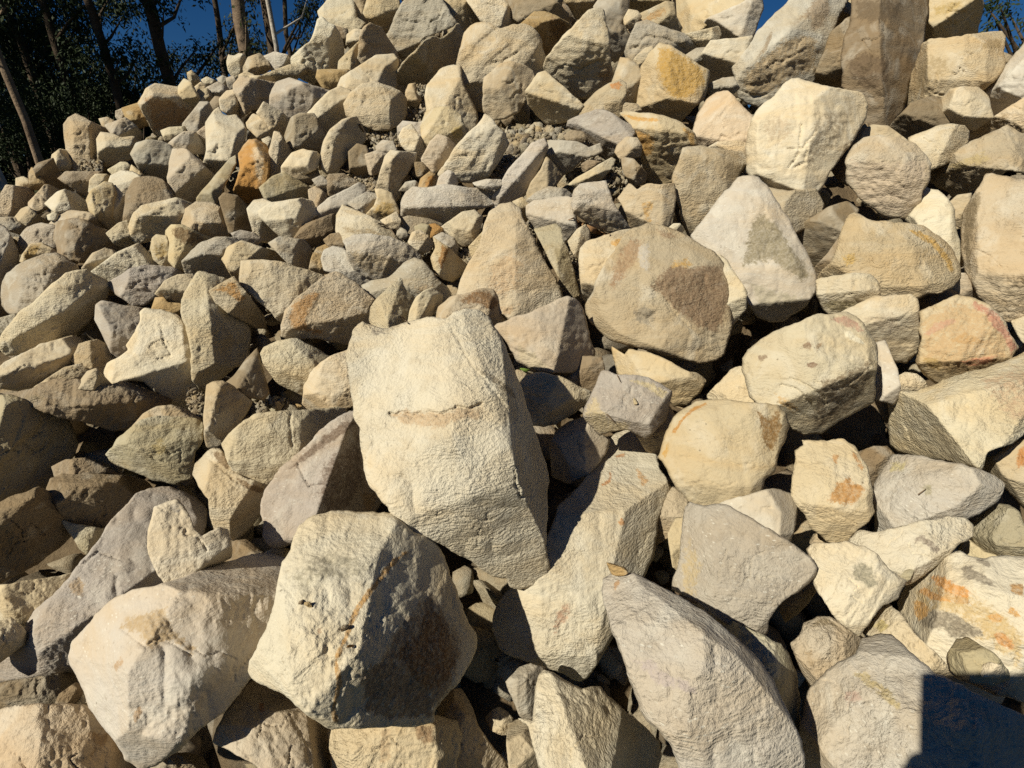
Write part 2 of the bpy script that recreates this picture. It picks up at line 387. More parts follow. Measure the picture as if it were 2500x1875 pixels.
# ------------------------------------------------------------------ rocks
ROCKS = r"""
@A 0 0
a1 t 0|50,97 53,92 59,89 64,90 70,95 84,101 80,104 77,107 76,118 80,125 84,128 78,133 60,133 52,128 50,118 51,108|0,.25,1.1|tan rounded rock standing like a stump at the low end of the skyline
a2 c 0|41,120 46,116 52,117 55,128 52,131 43,131 40,127|0,.5,.6|cream lump tucked against the foot of the stump-like skyline rock
a3 c 0|76,108 79,103 88,104 93,107 102,106 108,110 110,113 104,121 94,124 83,127 77,121|90,-.1,.9 180,.5,.6|cream block leaning against the stump-like skyline rock
a4 g 0|82,97 88,95 97,92 104,97 109,103 108,108 98,108 89,105|60,.1,.9|grey rock lying above the cream block by the stump-like rock
a5 t 0|77,92 83,91 89,94 88,98 80,98||small tan scrap on the skyline behind the stump-like rock
a6 k 0|90,86 95,84 99,86 101,92 93,94 90,90||little pinkish stone on the skyline beside a squared ochre rock
a7 o 0|95,84 104,81 111,79 116,87 118,95 108,98 101,97 100,93 97,88|80,.2,.7|squared ochre rock on the skyline beside the orange-stained boulder
a8 c 1|107,80 113,69 120,65 127,66 137,68 144,74 149,84 146,90 142,98 133,100 126,102 125,107 119,103 116,94 111,84|90,-.35,.5 200,.6,.6|cream skyline boulder with a large orange-brown stained face
a9 c 2|135,72 138,67 142,62 147,65 152,72 154,77 150,83 147,86 138,82 134,77|80,.1,.9|egg-shaped cream rock propped on the orange-stained skyline boulder
a10 c 0|145,57 148,55 153,60 154,67 149,66 146,61||finger of cream stone sticking up on the skyline
a11 c 0|151,67 155,64 160,67 160,71 153,71||tiny cream stone at the foot of the finger stone
a12 c 0|156,62 160,60 167,63 166,67 160,67|90,.2,.8|small flat-topped cream stone on the skyline past the finger stone
a13 g 0|160,68 168,64 174,67 178,71 168,76 162,73|90,.2,.8|small grey oval stone just under the skyline past the finger stone
a14 g 0|168,61 172,59 176,61 178,69 172,67||small lilac-grey stone on the skyline in a dip
a15 g 0|175,61 180,59 183,65 182,71 177,70||narrow grey stone beside the smooth tan slab on the skyline
a16 p 0|177,43 181,44 184,42 188,43 190,47 189,53 186,60 180,59 177,54 176,48|0,.3,.8|split cream rock at the step of the skyline below the twin trunks
a17 t 1|188,53 192,45 200,42 206,47 208,53 204,56 196,58 190,58|80,.1,1.1 200,.3,.6|tan pyramid-shaped rock on the skyline below the twin trunks
a18 c 0|185,58 190,56 195,58 197,63 190,64 185,62||small cream stone wedged under the pyramid-shaped skyline rock
a19 l 0|204,44 212,41 221,43 225,50 221,55 213,56 207,50|60,.4,.7|pale grey skyline rock beside the pyramid-shaped one
a20 c 1|194,58 203,58 213,54 222,51 233,50 236,56 225,62 212,66 202,64 195,61|90,.0,.9|long cream stone with a shaded underside lying below the skyline rocks
a21 k 0|181,66 186,60 196,62 206,65 221,66 222,74 217,82 206,82 196,84 186,91 182,82|0,-.6,.5|smooth flat tan slab with a straight upper edge below the skyline
a22 c 0|170,77 175,71 181,70 184,82 184,91 176,88 171,84||pale upright stone pressed against the smooth tan slab
a23 d 0|161,81 166,75 172,76 171,84 164,86||small dirty stone in the hollow below the finger stone
a24 y 0|153,70 160,69 165,76 164,81 157,81 153,76|60,.1,.8|yellowish stone under the egg-shaped cream rock
a25 g 1|142,95 147,88 154,80 160,80 163,86 160,95 154,102 146,104 142,101|10,.15,1.2|grey leaning oval rock beside the orange-stained skyline boulder
a26 c 0|125,101 131,99 142,98 142,104 134,108 128,108|90,.1,.7|wedge of cream stone under the orange-stained skyline boulder
a27 l 0|128,113 134,108 142,103 150,103 156,110 160,118 150,119 143,118 133,118||low grey domed rock above the wide tan slab
a28 p 1|159,95 166,85 169,83 172,89 176,90 182,89 187,95 190,101 188,110 186,118 180,123 172,131 164,136 157,131 157,124 160,115 159,105|90,.55,1.0 0,.6,.9|tall knobbly cream rock with a notched top above the rust slab
a29 k 0|152,103 158,98 161,106 160,115 156,111||pinkish sliver beside the knobbly cream rock
a30 g 1|102,119 106,111 115,109 124,110 131,113 134,118 132,126 129,137 112,137 107,128 103,123|95,.25,1.1|grey-brown block with a dark lower face above the cream cluster
a31 k 0|130,137 131,126 134,117 143,116 150,122 160,132 166,137 158,147 154,152 153,161 146,156 138,154 133,148||wide flat pinkish-tan slab shaped like a fan
a32 v 2|153,151 162,141 172,130 176,124 181,121 181,128 177,136 172,146 166,158 158,157 153,155|215,.2,.8 45,.2,.6|long olive blade of rock leaning beside the rust slab
a33 r 2|182,143 186,132 184,119 190,112 192,108 198,108 205,112 208,119 206,130 205,141 206,151 196,159 188,157 182,152 180,146|90,.6,.9|bright rust-orange slab standing on end
a34 c 1|191,95 196,89 201,90 208,93 212,99 213,105 203,109 198,104 192,99|60,.3,.8|cream nugget with a pointed tip above the rust slab
a39 d 1|98,150 104,139 114,137 124,139 131,146 133,154 124,157 112,161 104,166 100,171 96,171 97,158|90,.2,.5 190,.4,.8|speckled grey-brown block with a white edge facet
a40 p 0|84,142 86,137 93,133 101,134 109,138 104,143 99,148 97,160 96,170 88,176 84,165 86,155 83,148|30,.2,.8|cream rock wedged between two others with a rounded top
a41 y 1|68,155 71,148 80,142 86,143 89,150 86,158 88,174 84,176 78,170 70,162 68,157|60,.2,.5|yellowish-cream rock with a rough lower half beside the wedged rounded one
a42 c 0|69,147 70,139 74,135 82,135 86,138 85,142 75,147 71,150||small cream stone above the yellowish-cream rough rock
a43 c 0|102,128 107,132 113,138 104,138 101,132||small cream sliver under the grey-brown block
a44 c 0|84,131 93,126 97,126 103,131 102,135 92,135 87,134||low cream stone in the shade below the leaning cream block
a45 d 0|46,138 52,133 60,133 78,133 75,136 71,140 70,151 62,148 52,142|90,.0,.6|rough brownish rock lying under the stump-like skyline rock
a46 b 1|27,131 30,127 41,123 44,131 46,136 52,143 50,147 38,146 30,138|45,-.5,.8|dark brown tilted slab at the low edge of the pile by the grass
a47 o 1|23,134 25,130 35,141 38,146 23,146||small ochre wedge beside the dark brown tilted slab
a48 c 0|13,138 18,137 24,140 24,146 13,145||small cream stone at the low end of the skyline nearest the grass
a49 h 0|-8,158 0,153 5,144 14,145 22,146 27,152 25,158 21,163 18,167 12,169 3,169 -8,168|0,.0,.7|peach-coloured rock cut by the frame beside the pale diamond rock
a50 t 1|23,156 28,150 34,144 38,144 46,148 40,155 37,160 30,164 24,163|0,.2,.8|tan leaning rock between the peach one and the pale diamond rock
a51 p 2|36,157 45,149 50,147 58,150 66,156 68,161 60,163 50,165 42,162|340,.1,.9|pale diamond-shaped rock low on the far slope
@E 0 450
e1 t 0|12,26 17,20 22,18 30,25 38,29 30,33 22,32||small tan mound of stone under the pale diamond rock
e2 p 2|37,24 42,22 47,24 44,28 38,27||white oval pebble on the tan slab
e3 g 0|-8,26 10,26 19,28 26,32 22,35 19,40 10,36 -8,31||flat greyish stone at the frame edge below the peach rock
e4 g 0|15,46 17,40 22,34 32,31 40,32 46,36 46,48 41,54 30,49 20,53 16,53|180,.3,.4|grey rounded rock behind the ochre curl of stone
e5 d 1|38,36 45,29 57,27 65,28 75,33 86,38 91,45 90,52 82,51 70,57 65,60 52,58 45,53 44,46 39,40|20,-.1,.6 90,.5,.6|broad brown-grey boulder with a shadowed ridge
e6 t 0|40,31 46,24 53,21 66,22 77,26 84,33 88,39 75,36 57,30||tan slab behind the broad brown-grey boulder
e7 y 1|16,59 18,54 24,47 32,46 40,50 45,55 38,56 28,58 20,61|90,.1,1.0|ochre curl of stone with a shaded hollow under its lip
e8 g 1|-14,30 0,31 4,34 8,40 11,46 14,54 13,62 8,68 3,76 2,84 -14,90|20,.2,.6|grey boulder cut off by the frame beside the grey rounded rock
e9 g 1|2,78 6,69 14,62 26,57 36,54 43,54 50,57 58,63 61,69 56,77 45,87 32,97 20,101 8,99 2,93|20,.2,.5 250,.5,.5|large weathered tan-grey boulder behind the long diagonal one
e10 c 2|-4,124 2,117 5,112 10,107 17,98 26,92 36,83 43,76 50,69 58,67 66,66 72,70 80,74 84,79 82,88 76,97 66,108 55,117 45,121 35,125 15,130 6,131|8,128,50,98,.9 45,100,84,84,.7|long cream boulder lying diagonally, ridged along its length
e11 c 2|-8,146 0,140 10,134 22,129 30,124 42,121 55,117 61,119 63,122 60,130 50,142 40,148 30,154 15,159 5,158 -8,154|75,.0,1.1|lens-shaped cream rock with a dark underside below the diagonal boulder
e12 g 0|-8,106 0,104 8,101 16,99 14,106 8,113 -8,117||small grey stone peeping out behind the diagonal boulder
e13 m 1|83,77 90,72 100,66 112,63 130,64 146,68 144,73 135,72 127,76 122,81 120,86 112,92 104,93 92,86|110,.2,.5|lilac-grey flat slab with a sharp lower point
e14 p 1|72,67 80,60 90,54 100,49 106,47 112,52 118,59 123,64 110,65 100,68 90,72 83,76 76,72|95,.1,.7|whitish chipped rock just above the lilac-grey flat slab
e15 t 1|64,64 68,58 72,54 80,50 88,52 90,55 80,61 72,68 66,68|75,.0,.8|curved tan stone beside the whitish chipped rock
e16 c 0|83,38 92,31 98,29 102,36 106,44 100,49 90,46 86,41||pale wedge-shaped rock half hidden under the big cream lump
e17 c 2|100,32 104,22 110,17 122,13 135,11 145,13 151,17 147,21 142,25 141,32 133,37 124,40 114,42 106,46 101,42 99,37|85,-.15,.8|bulky cream lump with a bright crest in the middle of the left slope
e18 y 1|117,50 118,43 121,40 128,41 131,50 134,63 126,63 119,57|30,.3,.6|yellowish upright stone touching the brown-topped rock
e19 y 2|129,37 133,33 141,33 150,36 163,43 155,47 146,54 142,58 144,66 136,64 131,58 129,48|30,.1,.7|yellow rock with a brown crusted top
e20 g 2|142,59 148,53 156,46 166,42 180,42 186,46 180,48 172,52 171,58 175,66 180,71 170,72 160,71 146,70 143,64|95,-.2,1.0|grey-topped rock with a dark flat front face
e21 y 2|170,53 180,47 187,45 197,48 210,52 218,58 223,63 215,64 200,61 188,60 187,66 188,76 180,70 173,60|45,.0,1.0|yellow-brown rock with a pitted face and scalloped edge
e22 m 1|179,38 186,36 195,38 202,43 196,47 188,46 182,42||small lilac stone above the pitted yellow-brown rock
e30 c 2|141,100 141,90 145,80 150,72 154,69 163,71 173,73 178,80 186,95 191,108 192,120 191,135 180,141 170,150 162,158 155,157 148,150 148,138 148,125 145,112 142,105|167,135,155,69,.75 148,152,192,122,.95|tall cream wedge with a sharp vertical ridge
e31 t 4|162,84 170,78 181,73 186,80 195,92 202,100 204,110 196,109 186,104 176,98 168,92|40,.0,.9|brown triangular shard resting on the tall ridged wedge
e32 p 1|81,145 84,138 92,134 100,128 98,125 103,118 108,108 108,100 112,97 125,98 132,100 140,106 144,115 147,125 149,140 150,150 158,158 158,165 150,175 135,172 120,160 112,151 100,151 88,156 84,152|105,148,150,135,.9 146,150,140,105,.6|big white-cream boulder with a crumbly lower side next to the tall ridged wedge
e33 m 1|75,105 76,95 80,92 92,93 102,96 111,98 110,107 104,116 100,124 99,131 93,133 86,128 80,118|100,.3,.7|lilac-grey tapering rock beside the big white-cream boulder
e34 t 0|57,136 62,124 75,121 84,126 91,133 84,139 81,147 72,142 60,139|0,-.2,.7|shaded tan rock below the long diagonal boulder
e35 t 0|28,156 40,149 50,142 62,139 74,143 66,151 60,155 45,154||shaded brown slope of rock under the lens-shaped rock
e36 o 0|118,97 121,88 127,88 130,92 138,92 142,96 143,105 135,99 128,98||small rusty stone in the notch beside the tall ridged wedge
e37 c 2|121,84 123,80 128,75 137,71 148,70 150,73 144,82 141,90 134,92 127,88|95,.1,1.1|almond-shaped cream stone with a shaded belly
e38 b 1|170,12 174,8 183,10 190,18 193,35 184,38 177,36 172,20|0,.0,1.1|dark narrow upright rock below the rust slab
e39 t 1|141,28 144,20 152,15 163,15 170,19 174,30 175,40 165,43 152,38 143,33|90,.1,.9|brownish rock with a white chipped top edge
@F 600 450
f1 p 1|2,20 7,14 14,13 20,16 14,23 17,29 24,35 27,41 19,44 12,43 7,38 4,28||pale flat stone beneath the saddle-shaped cream rock
f2 p 3|11,21 20,15 32,14 42,12 50,14 55,23 48,28 41,36 33,42 27,39 20,31 13,26|90,.1,.7 20,.3,.8|saddle-shaped cream rock with a notch in its face
f3 l 1|53,20 65,11 78,4 86,0 92,3 91,7 84,13 76,19 66,24 56,26 54,23|80,.3,.8|long smooth grey-cream stone pointing up the slope
f4 g 2|80,15 87,10 93,7 100,8 102,12 98,19 92,22 84,18|60,.1,.7|grey oval stone against the yellow-brown cracked rock
f5 y 1|100,5 105,5 112,8 115,14 117,20 116,27 108,31 102,28 94,23 100,17 102,11|90,.2,.6|yellow-brown cracked rock beside the grey oval stone
f6 v 1|12,3 22,-5 30,-8 38,-4 50,4 51,13 44,16 30,17 18,14 14,8|70,.0,.6|grey-green rock with a pale vein above the saddle-shaped rock
f7 t 0|49,5 54,2 62,8 61,13 54,19 50,15||shaded tan stone between the grey-green rock and the long smooth one
f8 g 1|52,-3 58,-6 63,-2 65,6 62,10 57,4||small grey stone just above the long smooth grey-cream one
f9 d 0|63,-3 65,-7 75,-7 84,-3 88,0 80,5 72,9 65,11||crumbly tan rock at the top of the long smooth stone
f10 b 0|38,42 45,32 56,27 66,24 71,28 71,35 62,38 56,45 50,50 42,48||dark earthy rock in the shade under the saddle-shaped rock
f11 g 1|19,46 27,41 34,42 44,44 50,50 50,60 48,67 41,65 33,60 27,53|10,.0,1.1|grey angular rock, half in shade, below the saddle-shaped rock
f13 c 2|-4,66 -3,60 10,59 27,61 42,65 60,71 54,77 44,86 35,92 31,100 28,107 22,101 17,95 8,88 0,82 -4,76|20,104,60,72,.8|big cream wedge narrowing to a point above the orange-stained slab
f14 h 2|28,117 28,108 31,98 38,90 50,80 60,72 69,69 74,71 84,77 92,84 100,91 99,98 97,106 88,112 84,118 82,124 72,122 55,118 45,118 33,119|30,110,98,100,.9|peach slab with an orange-brown smear on its upper edge
f15 o 0|49,67 52,56 55,50 62,47 67,50 62,56 62,64 64,71 57,70|90,.4,.6|ochre shard standing in a dark gap
f16 d 1|61,43 66,39 72,38 76,42 78,50 70,50 64,47|90,.2,.7|crumbly grey lump above the lilac slabs
f17 c 1|71,35 72,25 76,17 82,19 90,23 98,27 106,31 112,36 116,42 110,44 98,42 88,41 80,44 73,41|200,.3,.4|cream rock dusted with tan dirt above the lilac-topped slab
f18 l 2|78,48 76,44 84,40 96,39 110,41 122,46 132,52 135,56 134,58 125,60 120,65 112,73 102,75 92,71 84,65 80,58|100,.0,.45|wide lilac-topped slab with a sandy lower face
f19 l 1|60,58 62,52 68,49 76,51 81,58 86,65 94,71 99,76 90,80 84,77 76,71 68,69 62,66|90,.2,.6|rounded lilac rock touching the lilac-topped slab
f20 g 2|90,78 98,74 110,73 118,66 124,60 130,58 136,60 142,66 148,74 154,79 158,84 157,89 152,96 146,100 132,98 118,96 104,92 95,87|95,-.1,.7 20,.5,.7|hump-backed grey-tan rock behind two small upright stones
f21 c 4|97,104 98,95 103,88 112,80 118,74 125,75 129,82 130,90 126,98 122,105 119,110 108,112 100,110|15,-.05,1.0|upright cream stone with a shaded side, taller of a small pair
f22 c 4|126,106 128,96 132,88 138,83 144,81 151,86 150,92 145,98 140,105 132,108 127,110|25,.1,1.1|shorter upright cream stone of the small pair
f23 t 3|148,106 149,95 158,88 172,84 182,81 190,82 196,88 202,95 203,102 198,107 192,112 180,108 165,108 155,107|0,.4,1.2 90,.5,.8|low rock with a rust-brown crest behind the central boulder
f24 h 2|163,88 167,74 174,60 181,48 184,34 188,22 196,17 204,15 212,19 214,28 220,38 226,50 232,62 238,72 243,84 244,92 236,98 225,104 215,108 206,108 200,100 184,96 170,95|204,104,214,20,.45 240,100,212,24,.7|large pale pear-shaped boulder narrowing to a blunt top
f25 c 2|152,33 160,28 168,22 176,21 182,26 180,32 178,40 173,46 166,47 160,41 155,36|100,.1,.9|cream nugget beneath the long white slab
f26 c 2|126,45 129,38 134,36 140,40 144,46 142,50 136,53 130,48|30,.2,.8|small cream stone among the rusty pebbles
f27 v 2|131,33 136,31 141,32 143,39 138,39 132,37||small olive-green rounded pebble
f28 r 1|140,32 146,31 152,35 150,40 143,41||small orange stone beside the olive-green pebble
f29 y 3|145,42 150,46 156,49 162,56 170,62 166,69 159,74 152,72 146,67 144,57 147,50|10,-.25,1.0|faceted stone with a rust-brown edge in the centre hollow
f30 g 1|146,41 152,38 160,42 163,47 162,55 155,50||small grey stone above the faceted rust-edged one
f31 c 3|105,28 112,24 116,22 119,28 118,34 112,33||small cream wedge with a twig beside it
f32 g 1|117,39 118,33 123,36 125,40 120,43||grey chip in the dirt below the white slab
f33 y 1|173,48 178,42 185,35 186,44 181,54 175,56||orange-tan stone tucked against the pear-shaped boulder
f35 l 2|121,24 121,14 125,6 130,2 140,3 152,1 165,2 180,3 190,4 194,7 193,14 190,17 180,19 168,19 160,24 155,29 152,31 144,28 135,27 126,27|121,20,194,14,1.1|long white slab lying level like a bench
f36 d 0|119,27 126,25 140,27 151,31 146,36 138,34 132,37 126,42 121,36||tan crust of dirt and stone under the long white slab
f37 c 1|12,131 15,126 26,121 40,120 48,124 56,128 62,132 67,134 60,140 54,146 49,152 46,159 43,162 36,158 26,153 20,146 14,138|110,.4,.9|blunt cream rock under the orange-smeared peach slab
f38 h 0|44,172 46,155 50,146 58,138 66,133 76,130 86,126 90,145 88,166 80,172 62,175 47,176|60,.3,.3|peach rounded rock disappearing behind the central boulder
@B 600 0
b1 p 1|57,9 62,4 68,-4 82,-6 83,6 85,13 92,18 85,24 75,26 66,20 60,17|90,.2,.6|whitish rock at the top of the skyline near the thin white trunk
b2 t 1|82,10 82,-8 96,-8 95,3 94,12 97,19 92,20 86,14|0,.1,.6|tan rock at the top edge beside the whitish skyline rock
b3 y 2|92,10 95,0 100,-8 115,-8 118,2 119,9 114,12 111,22 106,25 98,19 93,13|70,.2,.9|yellow-cream faceted rock at the top edge beside the notched grey boulder
b4 g 3|109,30 113,20 117,10 120,5 127,-2 132,-8 150,-8 152,2 156,8 160,14 162,18 156,22 144,26 138,28 134,33 128,41 123,44 116,38 109,33|112,40,162,22,.9|big grey boulder at the top with an overhanging notched edge
b6 p 2|36,44 42,38 50,33 53,25 55,16 59,14 64,19 68,20 72,27 75,36 75,42 72,52 68,56 60,55 56,59 53,65 46,62 40,58 36,50|0,.55,1.0 95,.5,.7|rough white-cream boulder forming the steep step of the skyline
b7 o 1|55,60 56,54 63,55 72,55 84,54 77,61 74,67 66,70 60,67|90,.2,.6|ochre-tan stone squeezed under the rough white-cream boulder
b8 c 3|73,66 76,59 84,53 92,48 100,44 113,43 116,48 115,55 114,68 106,66 98,64 90,68 82,71 77,69|30,.3,.7|greyish cream slab with a straight diagonal upper edge
b9 t 2|87,50 88,38 89,28 92,22 96,19 104,23 110,32 115,40 118,49 113,50 100,50 92,51 89,53|0,-.45,.6|tall tan block with a pale rounded edge above the diagonal-edged slab
b10 y 2|72,54 73,47 80,39 87,33 89,45 87,52 78,55|10,.0,1.0|yellowish leaning stone beside the tall tan block
b11 c 1|78,34 79,27 84,23 92,24 89,31 82,37|90,.2,.8|small cream stone in the nook above the leaning yellowish one
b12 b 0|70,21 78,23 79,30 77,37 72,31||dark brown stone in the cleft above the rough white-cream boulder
b13 t 4|116,62 117,56 122,48 130,40 138,32 144,29 150,30 158,24 163,19 168,27 168,38 164,48 157,57 146,63 130,66 120,65|120,66,132,38,1.0 128,42,168,30,1.0|long oval boulder with a bright rim and a shaded face below the notched grey one
b14 y 1|148,6 150,-8 168,-8 176,3 182,12 184,18 177,20 170,28 162,20 156,10|30,.0,.4|dull yellow-tan slab at the top edge behind the big cream boulder
b15 p 2|166,-8 192,-8 198,2 204,8 212,18 206,22 190,28 183,19 178,10|100,.3,.3|pale broad slab at the top edge leaning over the big cream boulder
b16 c 3|164,52 166,38 170,26 178,19 188,18 196,23 204,20 212,19 221,22 226,30 230,44 231,54 226,60 218,60 206,64 196,72 190,80 184,86 175,83 168,70 164,60|168,62,230,46,.45 222,60,226,24,.9|very big domed cream boulder high on the pile
b17 t 5|183,80 185,60 190,55 196,50 204,48 214,51 221,56 223,61 217,68 215,78 210,86 200,91 190,92 184,86|188,90,200,60,.5 184,68,222,70,.4|tan five-sided rock hanging in front of the domed cream boulder
b18 c 2|139,75 140,66 146,60 152,53 160,51 166,52 167,66 172,75 178,86 177,98 170,106 164,104 156,96 148,90 140,88|30,-.1,.6|tall cream rock under the flank of the domed boulder
b19 y 3|136,97 140,88 150,84 157,84 165,90 168,100 170,106 166,112 160,114 152,107 148,109 140,113 137,107|60,.3,.7|yellowish cream rock with a jagged lower edge
b20 c 3|76,80 82,71 90,65 100,63 110,67 118,70 123,76 124,88 120,96 110,100 100,100 88,94 78,90|95,.3,.4|half-moon cream boulder with a rounded top
b21 c 2|49,87 56,79 64,72 72,68 80,71 81,75 77,81 78,92 70,98 62,102 54,95|55,-.1,.7|cream ridge-backed rock beside the half-moon boulder
b22 g 1|20,82 20,74 25,65 34,62 45,64 56,68 64,71 57,81 50,89 42,98 35,94 28,88|90,.5,.6|broad flat grey slab below the rough white-cream boulder
b23 c 1|10,88 15,80 20,82 28,88 35,96 35,104 27,107 18,98||small pale rock under the edge of the broad flat grey slab
b24 d 2|31,105 34,100 36,92 42,89 52,89 57,95 62,105 62,118 58,120 48,117 40,116 33,110|40,.1,.5|brownish crumbly boulder below the broad flat grey slab
b25 c 5|59,121 61,110 66,101 74,94 84,91 88,96 91,104 90,110 82,117 76,125 70,131 64,133 60,129|62,134,72,100,.95 92,104,68,102,.4|cream block with a flat grey top and a shaded side
b26 p 5|29,128 36,119 44,116 54,118 57,122 53,130 44,134 34,136 29,134|90,.2,.9|white loaf-shaped stone lying over a dark gap
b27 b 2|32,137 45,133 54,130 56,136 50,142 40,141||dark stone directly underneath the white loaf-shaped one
b29 g 2|101,113 106,109 113,110 116,116 112,120 105,121 102,118|90,.2,.8|small round grey stone in the gravel
b30 p 2|119,106 122,100 128,97 133,104 137,110 140,115 137,122 131,123 127,118 121,112|20,.2,.8|pale pointed stone beside the gravel patch
b31 l 1|118,98 122,94 132,95 139,93 138,100 134,106 127,104 122,104 118,108||lilac-grey stone lying behind the pale pointed one
b32 t 1|124,72 126,66 131,65 131,72 135,76 131,82 125,81||tan stone in the crevice beside the half-moon boulder
b33 b 1|80,118 86,112 93,114 95,125 97,134 88,136 81,131||brown rock in the shadow of the flat-topped cream block
b34 k 1|93,120 102,117 109,120 109,127 105,134 96,134||pinkish rock half buried in the gravel hollow
b35 c 4|101,145 104,133 108,122 112,117 122,119 131,119 130,125 124,132 120,140 119,150 115,155 107,148|5,-.2,.8|cream upright rock with a pale face and a tan face
b36 k 3|135,125 138,118 143,110 148,105 156,108 161,113 158,120 150,128 146,133 138,130|40,.2,.6|dusty pink-brown rock leaning on the large wedge
b37 p 4|149,134 155,125 162,114 170,105 178,97 184,89 190,92 194,99 200,104 202,111 196,122 190,131 186,137 178,140 165,139 152,138|186,138,199,98,1.1 150,138,200,128,.5|large cream wedge with a peaked top amid the gravel
b38 l 5|148,143 150,137 156,132 160,134 163,141 160,145 150,146|20,.1,.9|small grey stone at the foot of the peaked cream wedge
b39 l 4|176,141 186,139 196,139 198,143 190,146 180,145||thin flat grey stone lying at the end of the long white slab
b40 o 3|134,144 136,138 142,133 148,137 147,143 140,146|30,.1,.9|small rusty brown stone above the long white slab
b41 g 2|119,147 124,141 130,140 135,144 128,148||flat grey chip above the long white slab
b42 b 2|131,126 136,126 141,131 140,137 134,137 130,132||dark brown stone in the shade above the small rusty one
b43 c 2|18,120 21,110 22,103 26,104 29,110 35,115 38,119 33,126 26,135 20,136 18,128|10,-.1,1.0|narrow cream fin of rock beside the rust slab
b44 c 0|13,108 18,106 21,110 20,117 16,114||small cream chip behind the narrow fin
@C 1200 0
c1 l 4|0,160 2,150 8,140 14,131 22,120 30,112 37,108 40,108 43,115 40,124 34,136 28,147 20,155 12,157 4,163|40,-.05,1.0|long lilac blade of rock slanting up the slope
c2 t 3|28,148 32,140 38,132 42,122 46,126 50,131 54,136 48,143 42,147 34,153 28,157|0,.2,1.0|tan triangular rock beside the long lilac blade
c3 g 4|43,116 46,109 56,110 66,110 74,114 82,111 84,117 78,121 70,122 62,131 54,135 49,130 45,121|100,-.05,1.0|flat-topped grey rock with an undercut front
c4 m 5|59,98 60,93 72,89 81,85 90,87 100,92 108,97 110,103 104,109 98,113 96,119 88,121 80,112 72,104 64,101|118,.25,1.2|smooth lilac tabletop slab
c5 d 6|57,105 62,101 70,102 74,106 68,110 60,110|90,.2,.7|dirt lump under the edge of the lilac tabletop slab
c6 t 5|96,117 98,112 104,107 112,107 115,113 114,120 108,121 100,122|50,.2,.8|tan stone wedged under the lilac tabletop slab
c7 d 4|70,127 75,124 84,125 84,130 78,133 71,132||small earthy stone by the greenish blade
c8 d 4|101,122 110,124 114,129 119,134 118,140 111,143 106,139 102,131|20,.2,.7|long brown dirt clod in a dark hollow
c9 c 5|60,142 66,137 74,134 84,128 92,122 95,124 92,130 84,138 76,141 66,144|70,.1,1.0|thin greenish-cream blade lying in front of the dark hollow
c10 y 4|99,88 104,86 116,88 132,90 146,95 156,103 158,112 150,115 148,121 146,130 140,140 132,143 126,143 119,137 117,125 115,114 111,105 106,96|104,97,156,107,.9 146,140,150,105,.8|block with a bright lid, ochre edge and dull front
c11 y 5|113,80 115,66 116,52 122,42 130,34 138,36 150,44 160,50 167,55 166,66 163,76 154,84 146,94 138,91 125,89 116,87|115,76,162,78,.95 129,38,133,78,.35 150,92,164,60,.7|cream block with a gold-streaked face
c12 c 5|41,52 43,44 50,35 58,27 66,18 74,10 82,7 86,9 87,16 90,28 90,40 92,52 93,62 86,68 78,74 68,76 58,70 52,62 45,58|42,31,90,34,.55 80,74,92,30,.7|cone-shaped grey-cream boulder with a bright tip
c13 o 3|24,19 28,14 34,10 41,10 50,13 58,18 60,24 54,30 48,38 41,48 38,45 36,32 30,22|60,-.35,1.0|ochre-brown rock with a dark face between two big boulders
c14 d 1|8,0 4,-8 40,-8 50,3 58,10 62,22 54,30 44,24 34,24 26,20 14,12|60,.0,.5|brown-grey dirty rock at the top edge above the ochre-brown one
c15 y 2|48,-8 84,-8 80,4 71,14 65,13 60,3|90,.1,.8|yellowish rock at the top edge above the cone-shaped boulder
c16 g 2|80,6 88,-8 108,-8 104,8 103,20 106,27 109,33 100,40 95,47 90,40 87,25|0,.3,.6 90,.3,.4|grey-tan rock rising behind the cone-shaped boulder
c17 c 4|103,14 106,8 112,9 115,13 110,20 106,21 103,18||small cream stone stuck in the cleft at the top
c18 v 1|104,-8 138,-8 135,3 125,8 118,12 108,12 104,4|90,.0,.8|olive shaded rock at the top edge above the small cleft stone
c19 t 3|112,18 116,11 124,8 134,2 140,3 141,12 146,21 142,26 132,22 126,22 116,22|45,.1,.8|orange-tan rock with a shaded hollow at its end
c20 g 3|102,46 105,36 108,28 112,18 120,16 128,20 136,22 145,25 154,28 160,34 159,40 152,47 142,44 132,42 122,46 112,52 104,50|60,.3,.6|bluish-grey rough boulder behind the gold-streaked block
c21 y 2|139,-8 205,-8 198,4 180,12 166,20 160,25 150,27 144,21 141,8|110,.3,.4|wide yellow-cream boulder at the top edge next to the patch of sky
c22 c 4|148,27 158,25 166,24 174,21 177,26 174,34 164,37 158,33|90,.2,.8|cream hooked stone below the wide yellow-cream boulder
c23 l 4|162,22 168,15 182,8 198,1 206,-3 208,8 205,18 200,29 190,32 180,32 174,30 168,26|5,.6,.9|pale grey rock beside the patch of sky
c24 p 3|158,50 165,38 170,33 184,31 200,29 196,40 192,50 190,60 180,64 168,65 164,58||smooth white-cream slab behind the slanted grey boulder
c25 g 4|150,43 158,38 165,37 162,46 154,49||little grey stone against the smooth white-cream slab
c26 g 4|166,66 178,61 186,60 190,68 184,73 172,74 167,71||grey stone under the smooth white-cream slab
c27 h 4|156,102 160,88 166,78 174,72 182,71 188,76 194,84 201,90 201,104 200,114 188,116 176,117 164,117 158,110|100,.5,.8|smooth peach boulder behind the tall tan slab
c28 t 4|95,60 98,52 100,46 107,47 113,53 117,62 117,76 113,86 105,84 103,70 94,65|45,.1,.8|brownish-tan upright rock between the cone and the gold-streaked block
